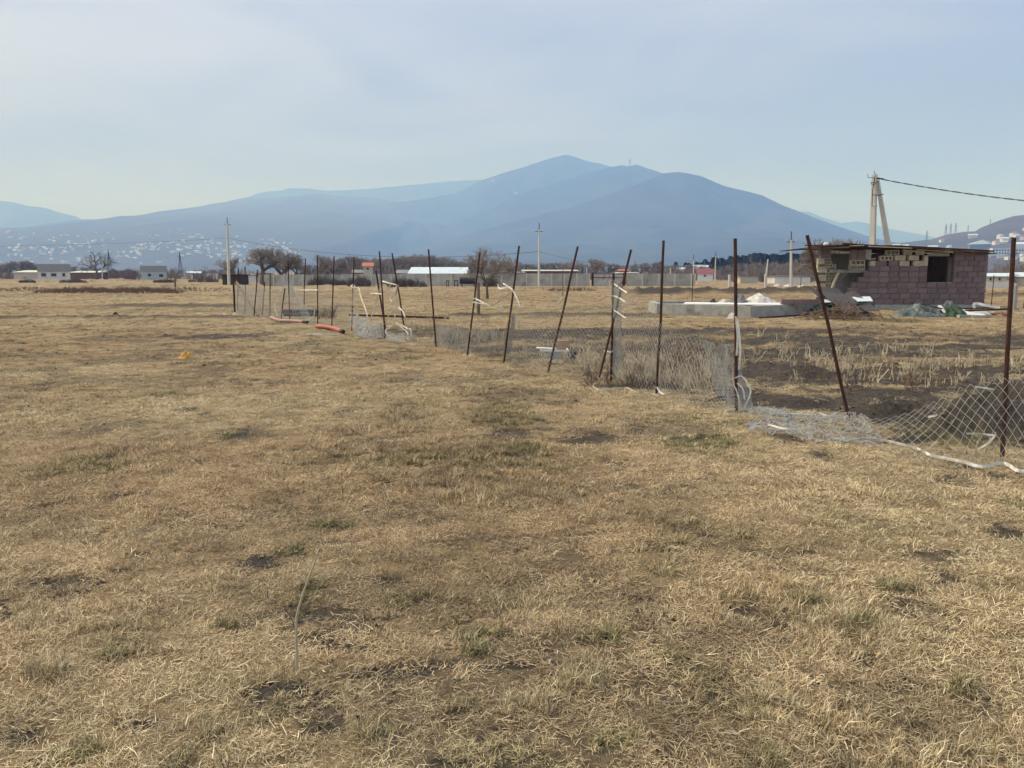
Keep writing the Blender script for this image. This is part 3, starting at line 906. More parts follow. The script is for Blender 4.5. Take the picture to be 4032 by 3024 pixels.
# the long white block with window bays on the slope
def big_block():
    x, Y = ray_on(Z_HILL, 3975, 1003, 560, 1890)
    z = float(Z_HILL(x, Y))
    k = Y / F
    t = thing('hillside_building', 'long white two storey building on the brown hill slope', 'building', (x, Y, z - 1))
    w, h = 110 * k * 1.2, 26 * k
    MB().box((x, Y + 5, z + h / 2 - 1.5), (w, 9.4, h + 1)).build('wall', M['wall_white'], t)
    MB().box((x, Y + 5, z + h - .7), (w + 1, 10.5, .5)).build('roof', M['roof_pale'], t)
    for i in range(12):
        for j in range(2):
            MB().box((x - w / 2 + (i + .5) * w / 12, Y + .25, z + h * (.24 + .42 * j) - .6), (w / 12 * .62, .2, h * .24)).build('window', M['glass'], t)
big_block()
# grey-blue hall below it
x, Y = ray_on(Z_HILL, 3860, 985, 560, 1890); z = float(Z_HILL(x, Y))
t = thing('warehouse', 'grey hall with pale sloping roof below the hill', 'building', (x, Y, z))
kk = Y / F
MB().box((x, Y + 4, z + 11 * kk), (82 * kk, 8, 22 * kk)).build('wall', M['roof_grey'], t)
MB().add([(x - 44 * kk, Y - .6, z + 22 * kk), (x + 44 * kk, Y - .6, z + 24 * kk), (x + 10 * kk, Y + 4, z + 40 * kk), (x - 44 * kk, Y + 8.6, z + 22 * kk), (x + 44 * kk, Y + 8.6, z + 24 * kk)],
         [(0, 1, 2), (1, 4, 2), (4, 3, 2), (3, 0, 2), (0, 3, 4, 1)]).build('roof', M['roof_pale'], t)

# lattice pylons on the skyline of the hill
def pylon(px, py, ptop, Y, label):
    b = W(px, py, Y); h = (py - ptop) * Y / F
    t = thing('power_pylon', label, 'pylon', b, 'lattice pylons on the skyline')
    legs = MB(); w = h * .11
    for sx in (-1, 1):
        for sy in (-1, 1):
            legs.tube([(b.x + sx * w, b.y + sy * w, b.z - 6), (b.x + sx * w * .25, b.y + sy * w * .25, b.z + h * .62), (b.x, b.y, b.z + h)], h * .012, 4)
    legs.build('mast', M['iron'], t)
    arms = MB()
    for f, l in ((.62, .2), (.75, .16), (.88, .11)):
        arms.bar((b.x - h * l, b.y, b.z + h * f), (b.x + h * l, b.y, b.z + h * f), h * .012, h * .012)
    arms.build('crossarms', M['iron'], t)
    br = MB()
    for i in range(7):
        z0, z1 = b.z + h * i * .09, b.z + h * (i + 1) * .09
        a0, a1 = w * (1 - .75 * i * .09 / .62), w * (1 - .75 * (i + 1) * .09 / .62)
        br.bar((b.x - a0, b.y - a0, z0), (b.x + a1, b.y - a1, z1), h * .006, h * .006)
        br.bar((b.x + a0, b.y - a0, z0), (b.x - a1, b.y - a1, z1), h * .006, h * .006)
    br.build('bracing', M['iron'], t)
pylon(3723, 925, 882, 1880, 'first lattice pylon of the close trio on the hill skyline')
pylon(3742, 920, 880, 1885, 'middle lattice pylon of the close trio on the hill skyline')
pylon(3762, 915, 878, 1890, 'last lattice pylon of the close trio on the hill skyline')
pylon(3811, 909, 886, 1890, 'lone lattice pylon between the trio and the hill top')
pylon(3899, 882, 861, 1890, 'thin mast standing near the top of the brown hill')
pylon(3648, 944, 908, 1800, 'lattice pylon on the low foot of the hill by the hut roof')
pylon(432, 1068, 985, 620, 'grey pylon behind the lone bare tree on the far plain')
pylon(711, 1066, 992, 650, 'grey pylon behind the second blue roofed house')
pylon(2500, 1066, 1027, 520, 'squat pylon beyond the concrete wall gate')
# cross on the mountain shoulder
p = W(2480, 652, 6200)
t = thing('summit_cross', 'thin cross mast on the blue mountain shoulder', 'mast', p)
MB().bar((p.x, p.y, p.z - 20), (p.x, p.y, p.z + 55), 5, 5).build('mast', M['iron'], t)
MB().bar((p.x - 14, p.y, p.z + 34), (p.x + 14, p.y, p.z + 34), 4, 4).build('crossarm', M['iron'], t)

# ------------------------------------------------------------------ trees
def tube_raw(V, Fc, p0, p1, r0, r1, n):
    d = p1 - p0
    if d.length < 1e-6: return
    d.normalize()
    a = Vector((0, 0, 1)).cross(d)
    if a.length < .05: a = Vector((1, 0, 0)).cross(d)
    a.normalize(); b = d.cross(a)
    base = len(V)
    for p, r in ((p0, r0), (p1, r1)):
        for k in range(n):
            an = 6.28318 * k / n
            V.append(p + (a * math.cos(an) + b * math.sin(an)) * r)
    for k in range(n):
        Fc.append((base + k, base + (k + 1) % n, base + n + (k + 1) % n, base + n + k))
def make_tree(seed, H, spread=.75, levels=6, trunk_f=.22, r0=None, up=.25, nb=(3, 4), twig=.014):
    rg = random.Random(seed)
    TV, TF, KV, KF = [], [], [], []
    r0 = r0 or H * .02
    def grow(p, d, L, r, lev):
        segs = 3 if lev < 2 else 2
        q = p; dd = d.copy()
        for i in range(segs):
            wob = .16 if lev else .06
            dd = (dd + Vector((rg.gauss(0, wob), rg.gauss(0, wob), rg.gauss(0, wob * .6) + (up * .10 if lev else .05)))).normalized()
            q2 = q + dd * (L / segs)
            ra = r * (1 - .35 * i / segs); rb = r * (1 - .35 * (i + 1) / segs)
            if lev <= 2: tube_raw(TV, TF, q, q2, ra, rb, 6 if lev == 0 else 5)
            else: tube_raw(KV, KF, q, q2, max(ra, twig), max(rb, twig * .7), 3)
            if lev >= 1 and lev < levels and rg.random() < .75:
                sidegrow(q2, dd, L * rg.uniform(.4, .62), rb * .55, lev + 1)
            q = q2
        if lev < levels:
            k = rg.randint(*nb) if lev < 3 else rg.randint(2, 3)
            a0 = rg.uniform(0, 6.28)
            for j in range(k):
                sidegrow(q, dd, L * rg.uniform(.58, .82), r * .62, lev + 1, a0 + j * 6.283 / k)
    def sidegrow(p, d, L, r, lev, az=None):
        az = rg.uniform(0, 6.283) if az is None else az
        an = rg.uniform(.35, .95) * spread * (1.15 if lev == 1 else 1)
        a = d.cross(Vector((0, 0, 1)))
        if a.length < .1: a = Vector((1, 0, 0))
        a.normalize(); b = d.cross(a)
        nd = d * math.cos(an) + (a * math.cos(az) + b * math.sin(az)) * math.sin(an)
        grow(p, nd.normalized(), L, r, lev)
    grow(Vector((0, 0, -.15)), Vector((rg.uniform(-.06, .06), rg.uniform(-.06, .06), 1)).normalized(), H * trunk_f, r0, 0)
    h = max(v.z for v in KV)
    k = H / h
    def mk(nm, V, Fc, m):
        me = bpy.data.meshes.new(nm); me.from_pydata([tuple(v * k) for v in V], [], Fc); me.materials.append(m); return me
    return mk('trunk', TV, TF, M['bark']), mk('crown', KV, KF, M['twigs'])
TREES = [make_tree(1, 8, .85, 5, .13, up=.5, twig=.009), make_tree(2, 8, .85, 5, .11, up=.45, twig=.009), make_tree(3, 8, .75, 5, .14, up=.7, twig=.009), make_tree(4, 8, 1.0, 4, .2, up=.3, twig=.010)]
def tree(px, pbase, ptop, Y, v, label, wide=1.0, name='bare_tree', group='bare winter trees', rot=None):
    x = W(px, pbase, Y).x
    z = float(base_z(Y)) if Y < 1200 else 0
    top = W(px, ptop, Y).z
    h = top - z
    t = thing(name, label, 'tree', (x, Y, z - .05), group)
    s = h / 8
    t.scale = (s * wide, s * wide, s)
    t.rotation_euler = (0, 0, RNG.uniform(0, 6.28) if rot is None else rot)
    link('trunk', TREES[v][0], t); link('crown', TREES[v][1], t)
    return t
tree(1033, 1092, 968, 125, 0, 'large spreading bare tree, one of the big pair beside the tall pole', 1.25)
tree(1108, 1092, 975, 128, 1, 'large bare tree, second of the big pair, away from the pole', 1.2)
tree(1170, 1095, 1000, 132, 2, 'smaller bare tree at the edge of the big pair', 1.2)
tree(385, 1098, 985, 190, 3, 'lone bare tree between the two blue roofed houses', 1.35)
tree(925, 1092, 1010, 150, 2, 'small bare tree just behind the tall leaning pole', 1.2)
tree(1262, 1090, 998, 160, 2, 'slim bare tree next to the big pair', 1.0)
tree(2010, 1108, 1010, 118, 1, 'rounded bare tree in front of the concrete wall beside the leaning garden tree', 1.0)
tree(2345, 1085, 1015, 190, 0, 'bare tree behind the concrete wall gate', 1.15)
tl = random.Random(12)
for k, (px, top, Yv) in enumerate([(1310, 1012, 240), (1345, 1016, 250), (1390, 1003, 235), (1430, 1015, 245), (1475, 1010, 240), (1510, 1022, 250), (1560, 1010, 230), (1600, 1000, 235), (1645, 1002, 230), (1690, 995, 235), (1730, 1003, 240),
                                   (1770, 1030, 260), (1810, 1024, 260), (1850, 1030, 270), (1925, 1020, 250), (2080, 1035, 260), (2130, 1030, 270), (2215, 1030, 260), (2245, 1022, 250), (2440, 1040, 270), (2560, 1028, 260), (2590, 1035, 265), (2650, 1040, 260),
                                   (40, 1030, 300), (80, 1022, 300), (110, 1025, 305), (0, 1035, 300), (150, 1040, 310), (-40, 1030, 300), (285, 1045, 320), (330, 1050, 320), (470, 1060, 320), (600, 1060, 330), (690, 1058, 330), (250, 1048, 320), (1130, 1020, 260), (1180, 1028, 265), (1290, 1020, 250), (1330, 1022, 262), (1365, 1012, 255), (1410, 1010, 262), (1450, 1018, 258), (1530, 1012, 255), (1580, 1008, 250), (1625, 1004, 252), (1665, 1000, 256), (1710, 1002, 250), (1750, 1018, 262), (1790, 1026, 270), (1830, 1026, 268), (1880, 1022, 268), (1960, 1024, 262), (2040, 1036, 270), (2160, 1034, 275), (2190, 1032, 270), (2290, 1036, 270), (2390, 1034, 270), (2480, 1038, 275), (2520, 1034, 270), (2690, 1040, 280), (2740, 1038, 280), (2860, 1040, 270), (2930, 1032, 250), (2980, 1030, 255), (3040, 1028, 250), (3090, 1030, 255), (780, 1062, 320), (820, 1058, 320), (860, 1055, 320), (1215, 1040, 260)]):
    tree(px, 1090, top, Yv, tl.randint(0, 2), 'bare tree in the grey treeline along the far edge of the plain', tl.uniform(1.1, 1.5), 'treeline_tree', 'bare trees of the far treeline')
for px, top, Yv, lb in [(3255, 925, 70, 'rounded brown bare tree rising over the hut roof'), (3300, 935, 74, 'second rounded bare tree behind the hut roof'), (3365, 935, 78, 'bare tree behind the hut nearest the double pole'), (3225, 950, 72, 'low bare tree peeping round the hut end'),
                        (3990, 1068, 95, 'small bare tree among the low sheds past the hut')]:
    tree(px, 1100, top, Yv, 1 if px < 3900 else 3, lb, 1.05)
# the leaning garden tree
def garden_tree():
    p = G(1918, 1176)
    TR = make_tree(21, 4.6, .9, 5, .30, r0=.11, up=.5, twig=.011)
    t = thing('garden_tree', 'leaning bare tree with forked trunk standing alone in the field', 'tree', p, 'bare winter trees')
    h = (1176 - 972) * p.y / F
    t.scale = (h / 4.6 * 1.15, h / 4.6 * 1.15, h / 4.6)
    t.rotation_euler = (0.0, .10, 2.2)
    link('trunk', TR[0], t); link('crown', TR[1], t)
garden_tree()

# conifers along the foot of the mountain
def conifer_mesh(seed):
    rg = random.Random(seed); V, Fc = [], []
    for i in range(520):
        f = rg.random() ** .8
        z = .08 + f * .92; r = .20 * (1 - f) ** .8 * rg.uniform(.5, 1.1) + .01
        a = rg.uniform(0, 6.28)
        p = Vector((r * math.cos(a), r * math.sin(a), z)); q = p * 1.0 + Vector((math.cos(a) * .05, math.sin(a) * .05, -.035))
        s = Vector((-math.sin(a), math.cos(a), 0)) * .022
        b = len(V); V += [p - s - Vector((0, 0, .01)), p + s, q + s * .6, q - s * .6 + Vector((0, 0, .02))]; Fc.append((b, b + 1, b + 2, b + 3))
    c = bpy.data.meshes.new('crown'); c.from_pydata([tuple(v) for v in V], [], Fc); c.materials.append(M['conifer'])
    TV, TF = [], []; tube_raw(TV, TF, Vector((0, 0, -.02)), Vector((0, 0, .95)), .018, .004, 5)
    tm = bpy.data.meshes.new('trunk'); tm.from_pydata([tuple(v) for v in TV], [], TF); tm.materials.append(M['bark'])
    return tm, c
CON = [conifer_mesh(1), conifer_mesh(2), conifer_mesh(3)]
cr = random.Random(3)
for i in range(58):
    px = 2700 + i * 9.6 + cr.uniform(-4, 4)
    top = 1032 - 32 * sstep(2700, 3000, px) + cr.uniform(-8, 8)
    if px > 3240: top = 1040 + cr.uniform(-8, 6)
    Yv = 420 + cr.uniform(-10, 30)
    z = -1.1; h = W(px, top, Yv).z - z
    t = thing('conifer', 'dark conifer in the evergreen belt at the mountain foot', 'tree', (W(px, 1070, Yv).x, Yv, z), 'conifers of the evergreen belt')
    t.scale = (h * 1.5, h * 1.5, h)
    a, b = CON[i % 3]
    link('trunk', a, t); link('crown', b, t)
for px, top, Yv, lb in [(2808, 1010, 300, 'dark conifer standing above the crimson roofed house'), (2594 + 6, 1030, 300, 'dark conifer left of the crimson roofed house'), (2660, 1030, 330, 'dark bushy conifer near the crimson roofed house')]:
    h = W(px, top, Yv).z + 1.1
    t = thing('conifer', lb, 'tree', (W(px, 1070, Yv).x, Yv, -1.1), 'single conifers')
    t.scale = (h * 1.4, h * 1.4, h); a, b = CON[0]; link('trunk', a, t); link('crown', b, t)

# thickets: masses of bare brush that nobody could count
def brush(name, label, spans, n, rg, m, kind='stuff', cat='brush', tw=.02, group=None):
    V, Fc = [], []
    for px0, px1, pb, pt, Y0, Y1, w in spans:
        cnt = int(n * w)
        pxs = [rg.uniform(px0, px1) for i in range(cnt)]; Ys = [rg.uniform(Y0, Y1) for i in range(cnt)]
        xs = [W(a, 1080, b).x for a, b in zip(pxs, Ys)]
        zs = gz(np.array(xs), np.array(Ys)); nzs = noise(np.array(pxs) * .03, np.array(Ys) * .2, 5)
        for i in range(cnt):
            px, Y, x, z = pxs[i], Ys[i], xs[i], float(zs[i])
            hmax = (pb - pt) * ((Y0 + Y1) / 2) / F
            tt = 2 * (px - px0) / (px1 - px0) - 1; e = .12 + .88 * math.sqrt(max(0, 1 - tt * tt)) if (px1 - px0) < 200 else min(1, 4 * (px - px0) / (px1 - px0) + .3, 4 * (px1 - px) / (px1 - px0) + .3)
            h = 1.35 * hmax * rg.uniform(.4, 1.0) * e * (.55 + .8 * float(nzs[i]))
            p = Vector((x, Y, z))
            for b in range(3):
                d = Vector((rg.gauss(0, .35), rg.gauss(0, .35), 1)).normalized()
                q = p + d * h * rg.uniform(.5, .9)
                tube_raw(V, Fc, p, q, tw * 1.3, tw, 3)
                for c in range(3):
                    s0 = p.lerp(q, rg.uniform(.3, 1))
                    e2 = s0 + Vector((rg.gauss(0, .35), rg.gauss(0, .35), rg.uniform(.1, .8))) * h * .4
                    tube_raw(V, Fc, s0, e2, tw * .8, tw * .5, 3)
    me = bpy.data.meshes.new(name); me.from_pydata([tuple(v) for v in V], [], Fc); me.materials.append(m)
    o = link(name, me)
    return tag(o, label, cat, group, kind)
brush('thicket', 'brown leafless thicket filling the plain beyond the earth bank', [(2880, 3330, 1085, 1028, 150, 260, 1), (2440, 2900, 1085, 1052, 200, 300, .7), (3860, 4300, 1085, 1030, 150, 300, .9), (1300, 1760, 1085, 1035, 200, 300, 1), (3480, 3900, 1085, 1035, 150, 300, .6), (1150, 1800, 1085, 1032, 260, 340, .9), (1780, 2500, 1085, 1044, 260, 340, .9), (2480, 3000, 1085, 1044, 260, 340, .7)], 700, random.Random(31), M['thicket'], tw=.045)
brush('hedge_line', 'low grey brush line at the far edge of the plain', [(-200, 1200, 1098, 1062, 230, 330, 1), (1750, 2450, 1085, 1050, 220, 320, .6)], 1000, random.Random(32), M['thicket'], tw=.05)
for k, (a, b, pb, pt, Y, lb) in enumerate([(1365, 1460, 1122, 1088, 100, 'dark bramble mound before the panel wall under the red roofed house'), (1520, 1680, 1122, 1080, 98, 'long dark bramble mound before the concrete wall'), (1210, 1330, 1120, 1082, 104, 'brown bush clump at the near end of the panel wall'),
                                           (1030, 1150, 1112, 1090, 110, 'low dark scrub below the big pair of bare trees'), (1905, 1960, 1125, 1092, 101, 'dark scrub against the concrete wall behind the leaning tree'), (230, 345, 1108, 1088, 150, 'dark brush heap before the white house'),
                                           (70, 140, 1108, 1090, 150, 'small dark brush heap by the long awning'), (740, 860, 1108, 1082, 160, 'dark hedge beside the brown shed'), (600, 690, 1112, 1095, 150, 'low brushwood heap before the second blue roofed house'), (1290, 1370, 1122, 1095, 102, 'grey bush against the panel wall')]):
    brush('bush', lb, [(a, b, pb, pt, Y - 1.5, Y + 1.5, 1)], 150, random.Random(60 + k), M['scrub'], 'thing', 'bush', .016, 'scrub before the walls')
brush('dry_weeds', 'tall brown weeds on the low bank across the field', [(120, 720, 1150, 1128, 62, 72, 1), (-100, 960, 1140, 1128, 70, 85, .6), (2150, 2350, 1150, 1138, 70, 78, .2), (2480, 2680, 1160, 1146, 66, 71, .12), (2650, 2840, 1160, 1144, 66, 71, .12), (2820, 3010, 1160, 1146, 66, 71, .12), (2990, 3180, 1160, 1145, 66, 71, .12)], 900, random.Random(41), M['twig'], tw=.008)
brush('dead_bush', 'leafless bush behind the rusty posts', [(1250, 1320, 1245, 1185, 26.5, 27.6, 1)], 26, random.Random(42), M['twig'], 'thing', 'bush', .006)
brush('dead_weeds', 'dense grey brown dead weeds along the sagging net', [(2425, 2600, 1500, 1420, 10.6, 13.2, .38), (2550, 2740, 1500, 1405, 10.6, 13.6, .45), (2690, 2880, 1500, 1415, 10.2, 13.0, .32), (2270, 2420, 1450, 1400, 12.2, 14.0, .25), (1700, 2000, 1330, 1295, 17, 20, .35)], 330, random.Random(45), M['stalk'], tw=.0032)
brush('dead_weeds', 'brown seed weeds scattered through the dug strip', [(2300, 2480, 1480, 1430, 10.5, 14, .3), (2450, 2640, 1480, 1420, 10.5, 15, .6), (2600, 2780, 1480, 1410, 11, 15, .7), (2740, 2900, 1480, 1425, 10.5, 15, .4), (3150, 4000, 1470, 1425, 10, 14, .4)], 190, random.Random(46), M['twig'], tw=.004)
brush('vine_shrub', 'reddish leafless shrub behind the chain link net', [(2620, 2720, 1480, 1340, 11.6, 12.2, 1)], 16, random.Random(43), M['twig'], 'thing', 'bush', .005)

# ------------------------------------------------------------------ far buildings
def house(label, px0, px1, pbase, peave, ptop, Y, wall, roof, depth=8.0, name='house', roof_style='gable_side', windows=(), over=.25, group=None, cat='house'):
    x0, x1 = W(px0, pbase, Y).x, W(px1, pbase, Y).x
    zb = float(base_z(Y)) - .1
    ze, zt = W(px0, peave, Y).z, W(px0, ptop, Y).z
    cx = (x0 + x1) / 2
    t = thing(name, label, cat, (cx, Y, zb), group)
    MB().box((cx, Y + depth / 2, (zb + ze) / 2), (x1 - x0, depth, ze - zb)).build('wall', M[wall], t)
    if roof_style == 'gable_side':            # ridge runs across the picture
        mb = MB().prism([(Y - over, ze), (Y + depth + over, ze), (Y + depth / 2, zt)], 'x', x0 - over, x1 + over)
    elif roof_style == 'gable_front':
        mb = MB().prism([(x0 - over, ze + .01), (x1 + over, ze + .01), (cx, zt)], 'y', Y - over, Y + depth + over)
    else:                                     # lean-to: high at the back
        mb = MB().prism([(Y - over, ze), (Y + depth + over, ze), (Y + depth + over, zt), (Y - over, ze + .12)], 'x', x0 - over, x1 + over)
    mb.build('roof', M[roof], t)
    for wx, wy, ww, wh in windows:
        a = W(wx, wy, Y); k = Y / F
        f = MB().box((a.x, Y - .06, a.z), (ww * k, .12, wh * k)).build('window', M['white'], t)
        MB().box((a.x, Y - .13, a.z), (ww * k * .8, .04, wh * k * .8)).build('pane', M['glass'], f)
    if abs(cx / Y) > .15 and roof_style != 'lean': t.rotation_euler = (0, 0, -math.atan2(cx, Y))
    return t
house('white house with tall slate blue roof on the far plain', 161, 269, 1094, 1070, 1039, 220, 'wall_white', 'roof_blue', 8, windows=[(178, 1082, 20, 16), (212, 1082, 22, 14), (246, 1082, 12, 16)])
house('pale blue walled house with slate blue roof on the far plain', 562, 652, 1094, 1068, 1046, 225, 'wall_teal', 'roof_blue', 8, windows=[(590, 1083, 16, 14), (632, 1085, 20, 14)])
house('long low shed with pale green awning roof before the white house', 55, 160, 1092, 1073, 1064, 232, 'wall_cream', 'roof_lime', 6, 'shed', 'lean', cat='shed')
house('pale green awning shed reaching from the white house to the lone tree', 270, 384, 1092, 1074, 1067, 232, 'brick_wall', 'roof_lime', 6, 'shed', 'lean', cat='shed')
house('small brick house with gable between the blue roofed houses', 432, 464, 1090, 1068, 1056, 235, 'brick_wall', 'roof_grey', 7, 'house', 'gable_front', [(448, 1076, 8, 7)])
house('wide brick house with low gable between the blue roofed houses', 482, 534, 1090, 1068, 1058, 235, 'brick_wall', 'roof_grey', 7, 'house', 'gable_front', [(498, 1076, 8, 7), (518, 1076, 8, 7)])
house('low white shed beyond the brown shed', 705, 735, 1090, 1078, 1074, 260, 'wall_white', 'roof_grey', 5, 'shed', 'lean', cat='shed')
house('low pale roofed hall behind the dark hedge', 738, 790, 1086, 1076, 1068, 270, 'brick_wall', 'roof_pale', 7, 'shed', cat='shed')
house('little white kiosk beside the brown shed', 806, 836, 1086, 1076, 1074, 260, 'wall_white', 'roof_grey', 5, 'shed', 'lean', cat='shed')
house('low white building under the tall pole', 948, 1012, 1094, 1084, 1078, 150, 'wall_white', 'roof_grey', 5, 'shed', 'lean', cat='shed')
house('yellowish shed beside the big pair of trees', 1008, 1035, 1094, 1078, 1074, 150, 'wall_cream', 'oldwood', 4, 'shed', 'lean', cat='shed')
house('dark brown wooden shed at the foot of the tall pole', 876, 944, 1112, 1083, 1080, 118, 'brown_paint', 'iron', 4, 'shed', 'lean', cat='shed')
house('narrow two storey house with bright red tiled roof', 1432, 1468, 1090, 1048, 1033, 150, 'wall_cream', 'roof_red', 5, 'house', 'gable_side', [(1448, 1058, 12, 9)])
house('grey roofed shed beside the red roofed house', 1392, 1432, 1090, 1074, 1062, 152, 'brick_wall', 'roof_grey', 5, 'shed', 'gable_side', cat='shed')
house('long barn with pale blue metal roof behind the concrete wall', 1612, 1832, 1100, 1077, 1051, 118, 'brick_wall', 'roof_pale', 9, 'barn', 'gable_side', cat='barn')
house('low grey roof joined to the pale blue roofed barn', 1560, 1611, 1100, 1076, 1062, 121, 'brick_wall', 'roof_grey', 6, 'shed', 'gable_side', cat='shed')
house('low long building with thin white roof behind the wall', 2060, 2274, 1092, 1068, 1062, 130, 'brick_wall', 'white', 6, 'shed', 'lean', cat='shed')
house('white house with crimson roof in the thicket', 2747, 2806, 1096, 1078, 1058, 180, 'wall_white', 'roof_crimson', 7, 'house', 'gable_side', [(2776, 1086, 10, 8)])
house('long white hall roof beyond the panel wall', 2580, 2700, 1080, 1060, 1053, 320, 'wall_white', 'roof_pale', 9, 'hall', cat='building')
house('second long pale hall at the mountain foot', 2700, 2800, 1076, 1050, 1043, 420, 'wall_white', 'roof_pale', 9, 'hall', cat='building')
house('low white wall building beyond the earth bank', 2915, 2985, 1104, 1088, 1086, 140, 'wall_cream', 'roof_grey', 4, 'shed', 'lean', cat='shed')
house('low white building beyond the bank nearest the hut', 3050, 3190, 1106, 1089, 1086, 138, 'wall_white', 'roof_grey', 4, 'shed', 'lean', cat='shed')
house('low cream shed with pale roof past the hut corner', 3888, 3975, 1110, 1088, 1075, 100, 'wall_cream', 'roof_pale', 6, 'shed', windows=[(3905, 1098, 10, 12), (3935, 1098, 10, 12)], cat='shed')
house('low cream shed with sloping pale roof behind the last rusty post', 3990, 4120, 1110, 1089, 1072, 100, 'wall_cream', 'roof_pale', 6, 'shed', cat='shed')
house('low white wall before the cream sheds', 3878, 3972, 1118, 1114, 1113, 92, 'white', 'white', .4, 'low_wall', 'lean', cat='wall', over=.02)
house('small pale house behind the panel wall gate', 2440, 2475, 1085, 1066, 1060, 200, 'brick_wall', 'roof_red', 5, cat='house')
house('low white roof strip behind the panel wall', 2440, 2510, 1090, 1076, 1072, 125, 'brick_wall', 'white', 4, 'shed', 'lean', cat='shed')
house('little white roof behind the wall beside the slim pole', 2015, 2062, 1090, 1074, 1070, 125, 'brick_wall', 'white', 4, 'shed', 'lean', cat='shed')

# concrete panel wall with posts and gate
def panel_wall():
    Yw = 106.0
    zb = float(base_z(Yw)) - .1
    def zz(py): return W(2000, py, Yw).z
    t = thing('concrete_wall', 'long weathered concrete panel wall across the field', 'wall', (W(2000, 1100, Yw).x, Yw, zb))
    segs = []
    px = 1040.0
    while px < 1560: segs.append((px, px + 37, 1082 - (px - 1040) * .006)); px += 38.5
    while px < 2328: segs.append((px, px + 48, 1077.5)); px += 49.5
    segs = [s for s in segs if s[0] < 2300]
    for a, b, top in segs:
        x0, x1 = W(a, 1100, Yw).x, W(min(b, 2330), 1100, Yw).x
        tz = zz(top) + RNG.uniform(-.03, .03)
        MB().box(((x0 + x1) / 2, Yw + RNG.uniform(-.03, .03), (zb + tz) / 2), (x1 - x0, .14, tz - zb)).build('panel', M['panel'], t)
        MB().box((x1 + .03, Yw - .02, (zb + tz) / 2 + .02), (.16, .24, tz - zb)).build('post', M['pole'], t)
    px = 2466.0
    while px < 2735:
        b = min(px + 62, 2735)
        x0, x1 = W(px, 1100, Yw).x, W(b, 1100, Yw).x
        tz = zz(1078)
        MB().box(((x0 + x1) / 2, Yw + RNG.uniform(-.03, .03), (zb + tz) / 2), (x1 - x0 - .04, .14, tz - zb)).build('panel', M['panel'], t)
        MB().box((x1 + .03, Yw - .02, (zb + tz) / 2 + .02), (.16, .24, tz - zb)).build('post', M['pole'], t)
        px += 64
    g = thing('metal_gate', 'rust streaked white metal gate in the concrete wall', 'gate', (W(2400, 1100, Yw).x, Yw - .1, zb))
    for a, b in ((2338, 2398), (2402, 2452)):
        x0, x1 = W(a, 1100, Yw).x, W(b, 1100, Yw).x
        MB().box(((x0 + x1) / 2, Yw - .1, (zb + .08 + zz(1081)) / 2), (x1 - x0, .06, zz(1081) - zb - .08)).build('leaf', M['gate'], g)
    for a in (2333, 2457):
        x0 = W(a, 1100, Yw).x
        MB().box((x0, Yw - .12, (zb + zz(1073)) / 2), (.26, .26, zz(1073) - zb)).build('gate_post', M['rust'], g)
    MB().bar((W(2335, 1100, Yw).x, Yw - .16, zz(1092)), (W(2455, 1100, Yw).x, Yw - .16, zz(1092)), .05, .08).build('rail', M['rust'], g)
panel_wall()
# stub posts and low frames on the plain
def stub(px, pb, pt, Y, w, m, label, name='concrete_post'):
    a = W(px, pb, Y); z = float(gz(a.x, Y)) - .05
    top = W(px, pt, Y).z
    mb = MB().tube([(a.x, Y, z), (a.x + RNG.uniform(-.03, .03), Y, top - .04), (a.x, Y, top)], [w, w * .95, w * .7], 6)
    tag(mb.build(name, M[m], None, (a.x, Y, z)), label, 'post')
stub(2872, 1128, 1083, 88, .16, 'pole', 'short thick concrete post beyond the earth bank')
stub(3014, 1128, 1080, 88, .17, 'pole', 'short concrete post beside the taller slanting pole')
stub(3992, 1224, 1118, 33, .10, 'concrete', 'grey square concrete post just past the last rusty post')
stub(3902, 1212, 1082, 36, .02, 'rust', 'thin iron rod standing right of the hut', 'iron_rod')
stub(4030, 1212, 1180, 35, .03, 'oldwood', 'short wooden stake at the edge of the photo', 'wooden_stake')
stub(690, 1120, 1090, 95, .13, 'oldwood', 'weathered stump post on the far grass bank', 'wooden_stake')
stub(2216, 1163, 1062, 48, .025, 'oldwood', 'thin bare stick upright behind the tilted post', 'wooden_stake')
stub(1884, 1232, 1112, 28, .06, 'oldwood', 'stout weathered wooden stake behind the leaning rusty post', 'wooden_stake')
stub(3152, 1140, 1088, 70, .03, 'rust', 'short rusty rod on the earth bank left of the hut', 'iron_rod')
stub(2725, 1192, 1080, 45, .022, 'rust', 'thin rusty rod behind the white foundation beam', 'iron_rod')
def doorframe(px0, px1, pb, pt, Y, label):
    a, b = W(px0, pb, Y), W(px1, pb, Y); z = float(base_z(Y)); top = W(px0, pt, Y).z
    mb = MB()
    for x in (a.x, b.x): mb.box((x, Y, (z + top) / 2), (.10, .10, top - z))
    mb.box(((a.x + b.x) / 2, Y, top), (b.x - a.x + .16, .09, .10)); mb.box(((a.x + b.x) / 2, Y, z + .1), (b.x - a.x, .07, .08))
    tag(mb.build('iron_stand', M['iron'], None, (a.x, Y, z)), label, 'stand')
doorframe(1759, 1767, 1126, 1106, 100, 'narrow dark iron stand before the wall')
doorframe(1790, 1802, 1126, 1105, 100, 'wider dark iron stand before the wall')
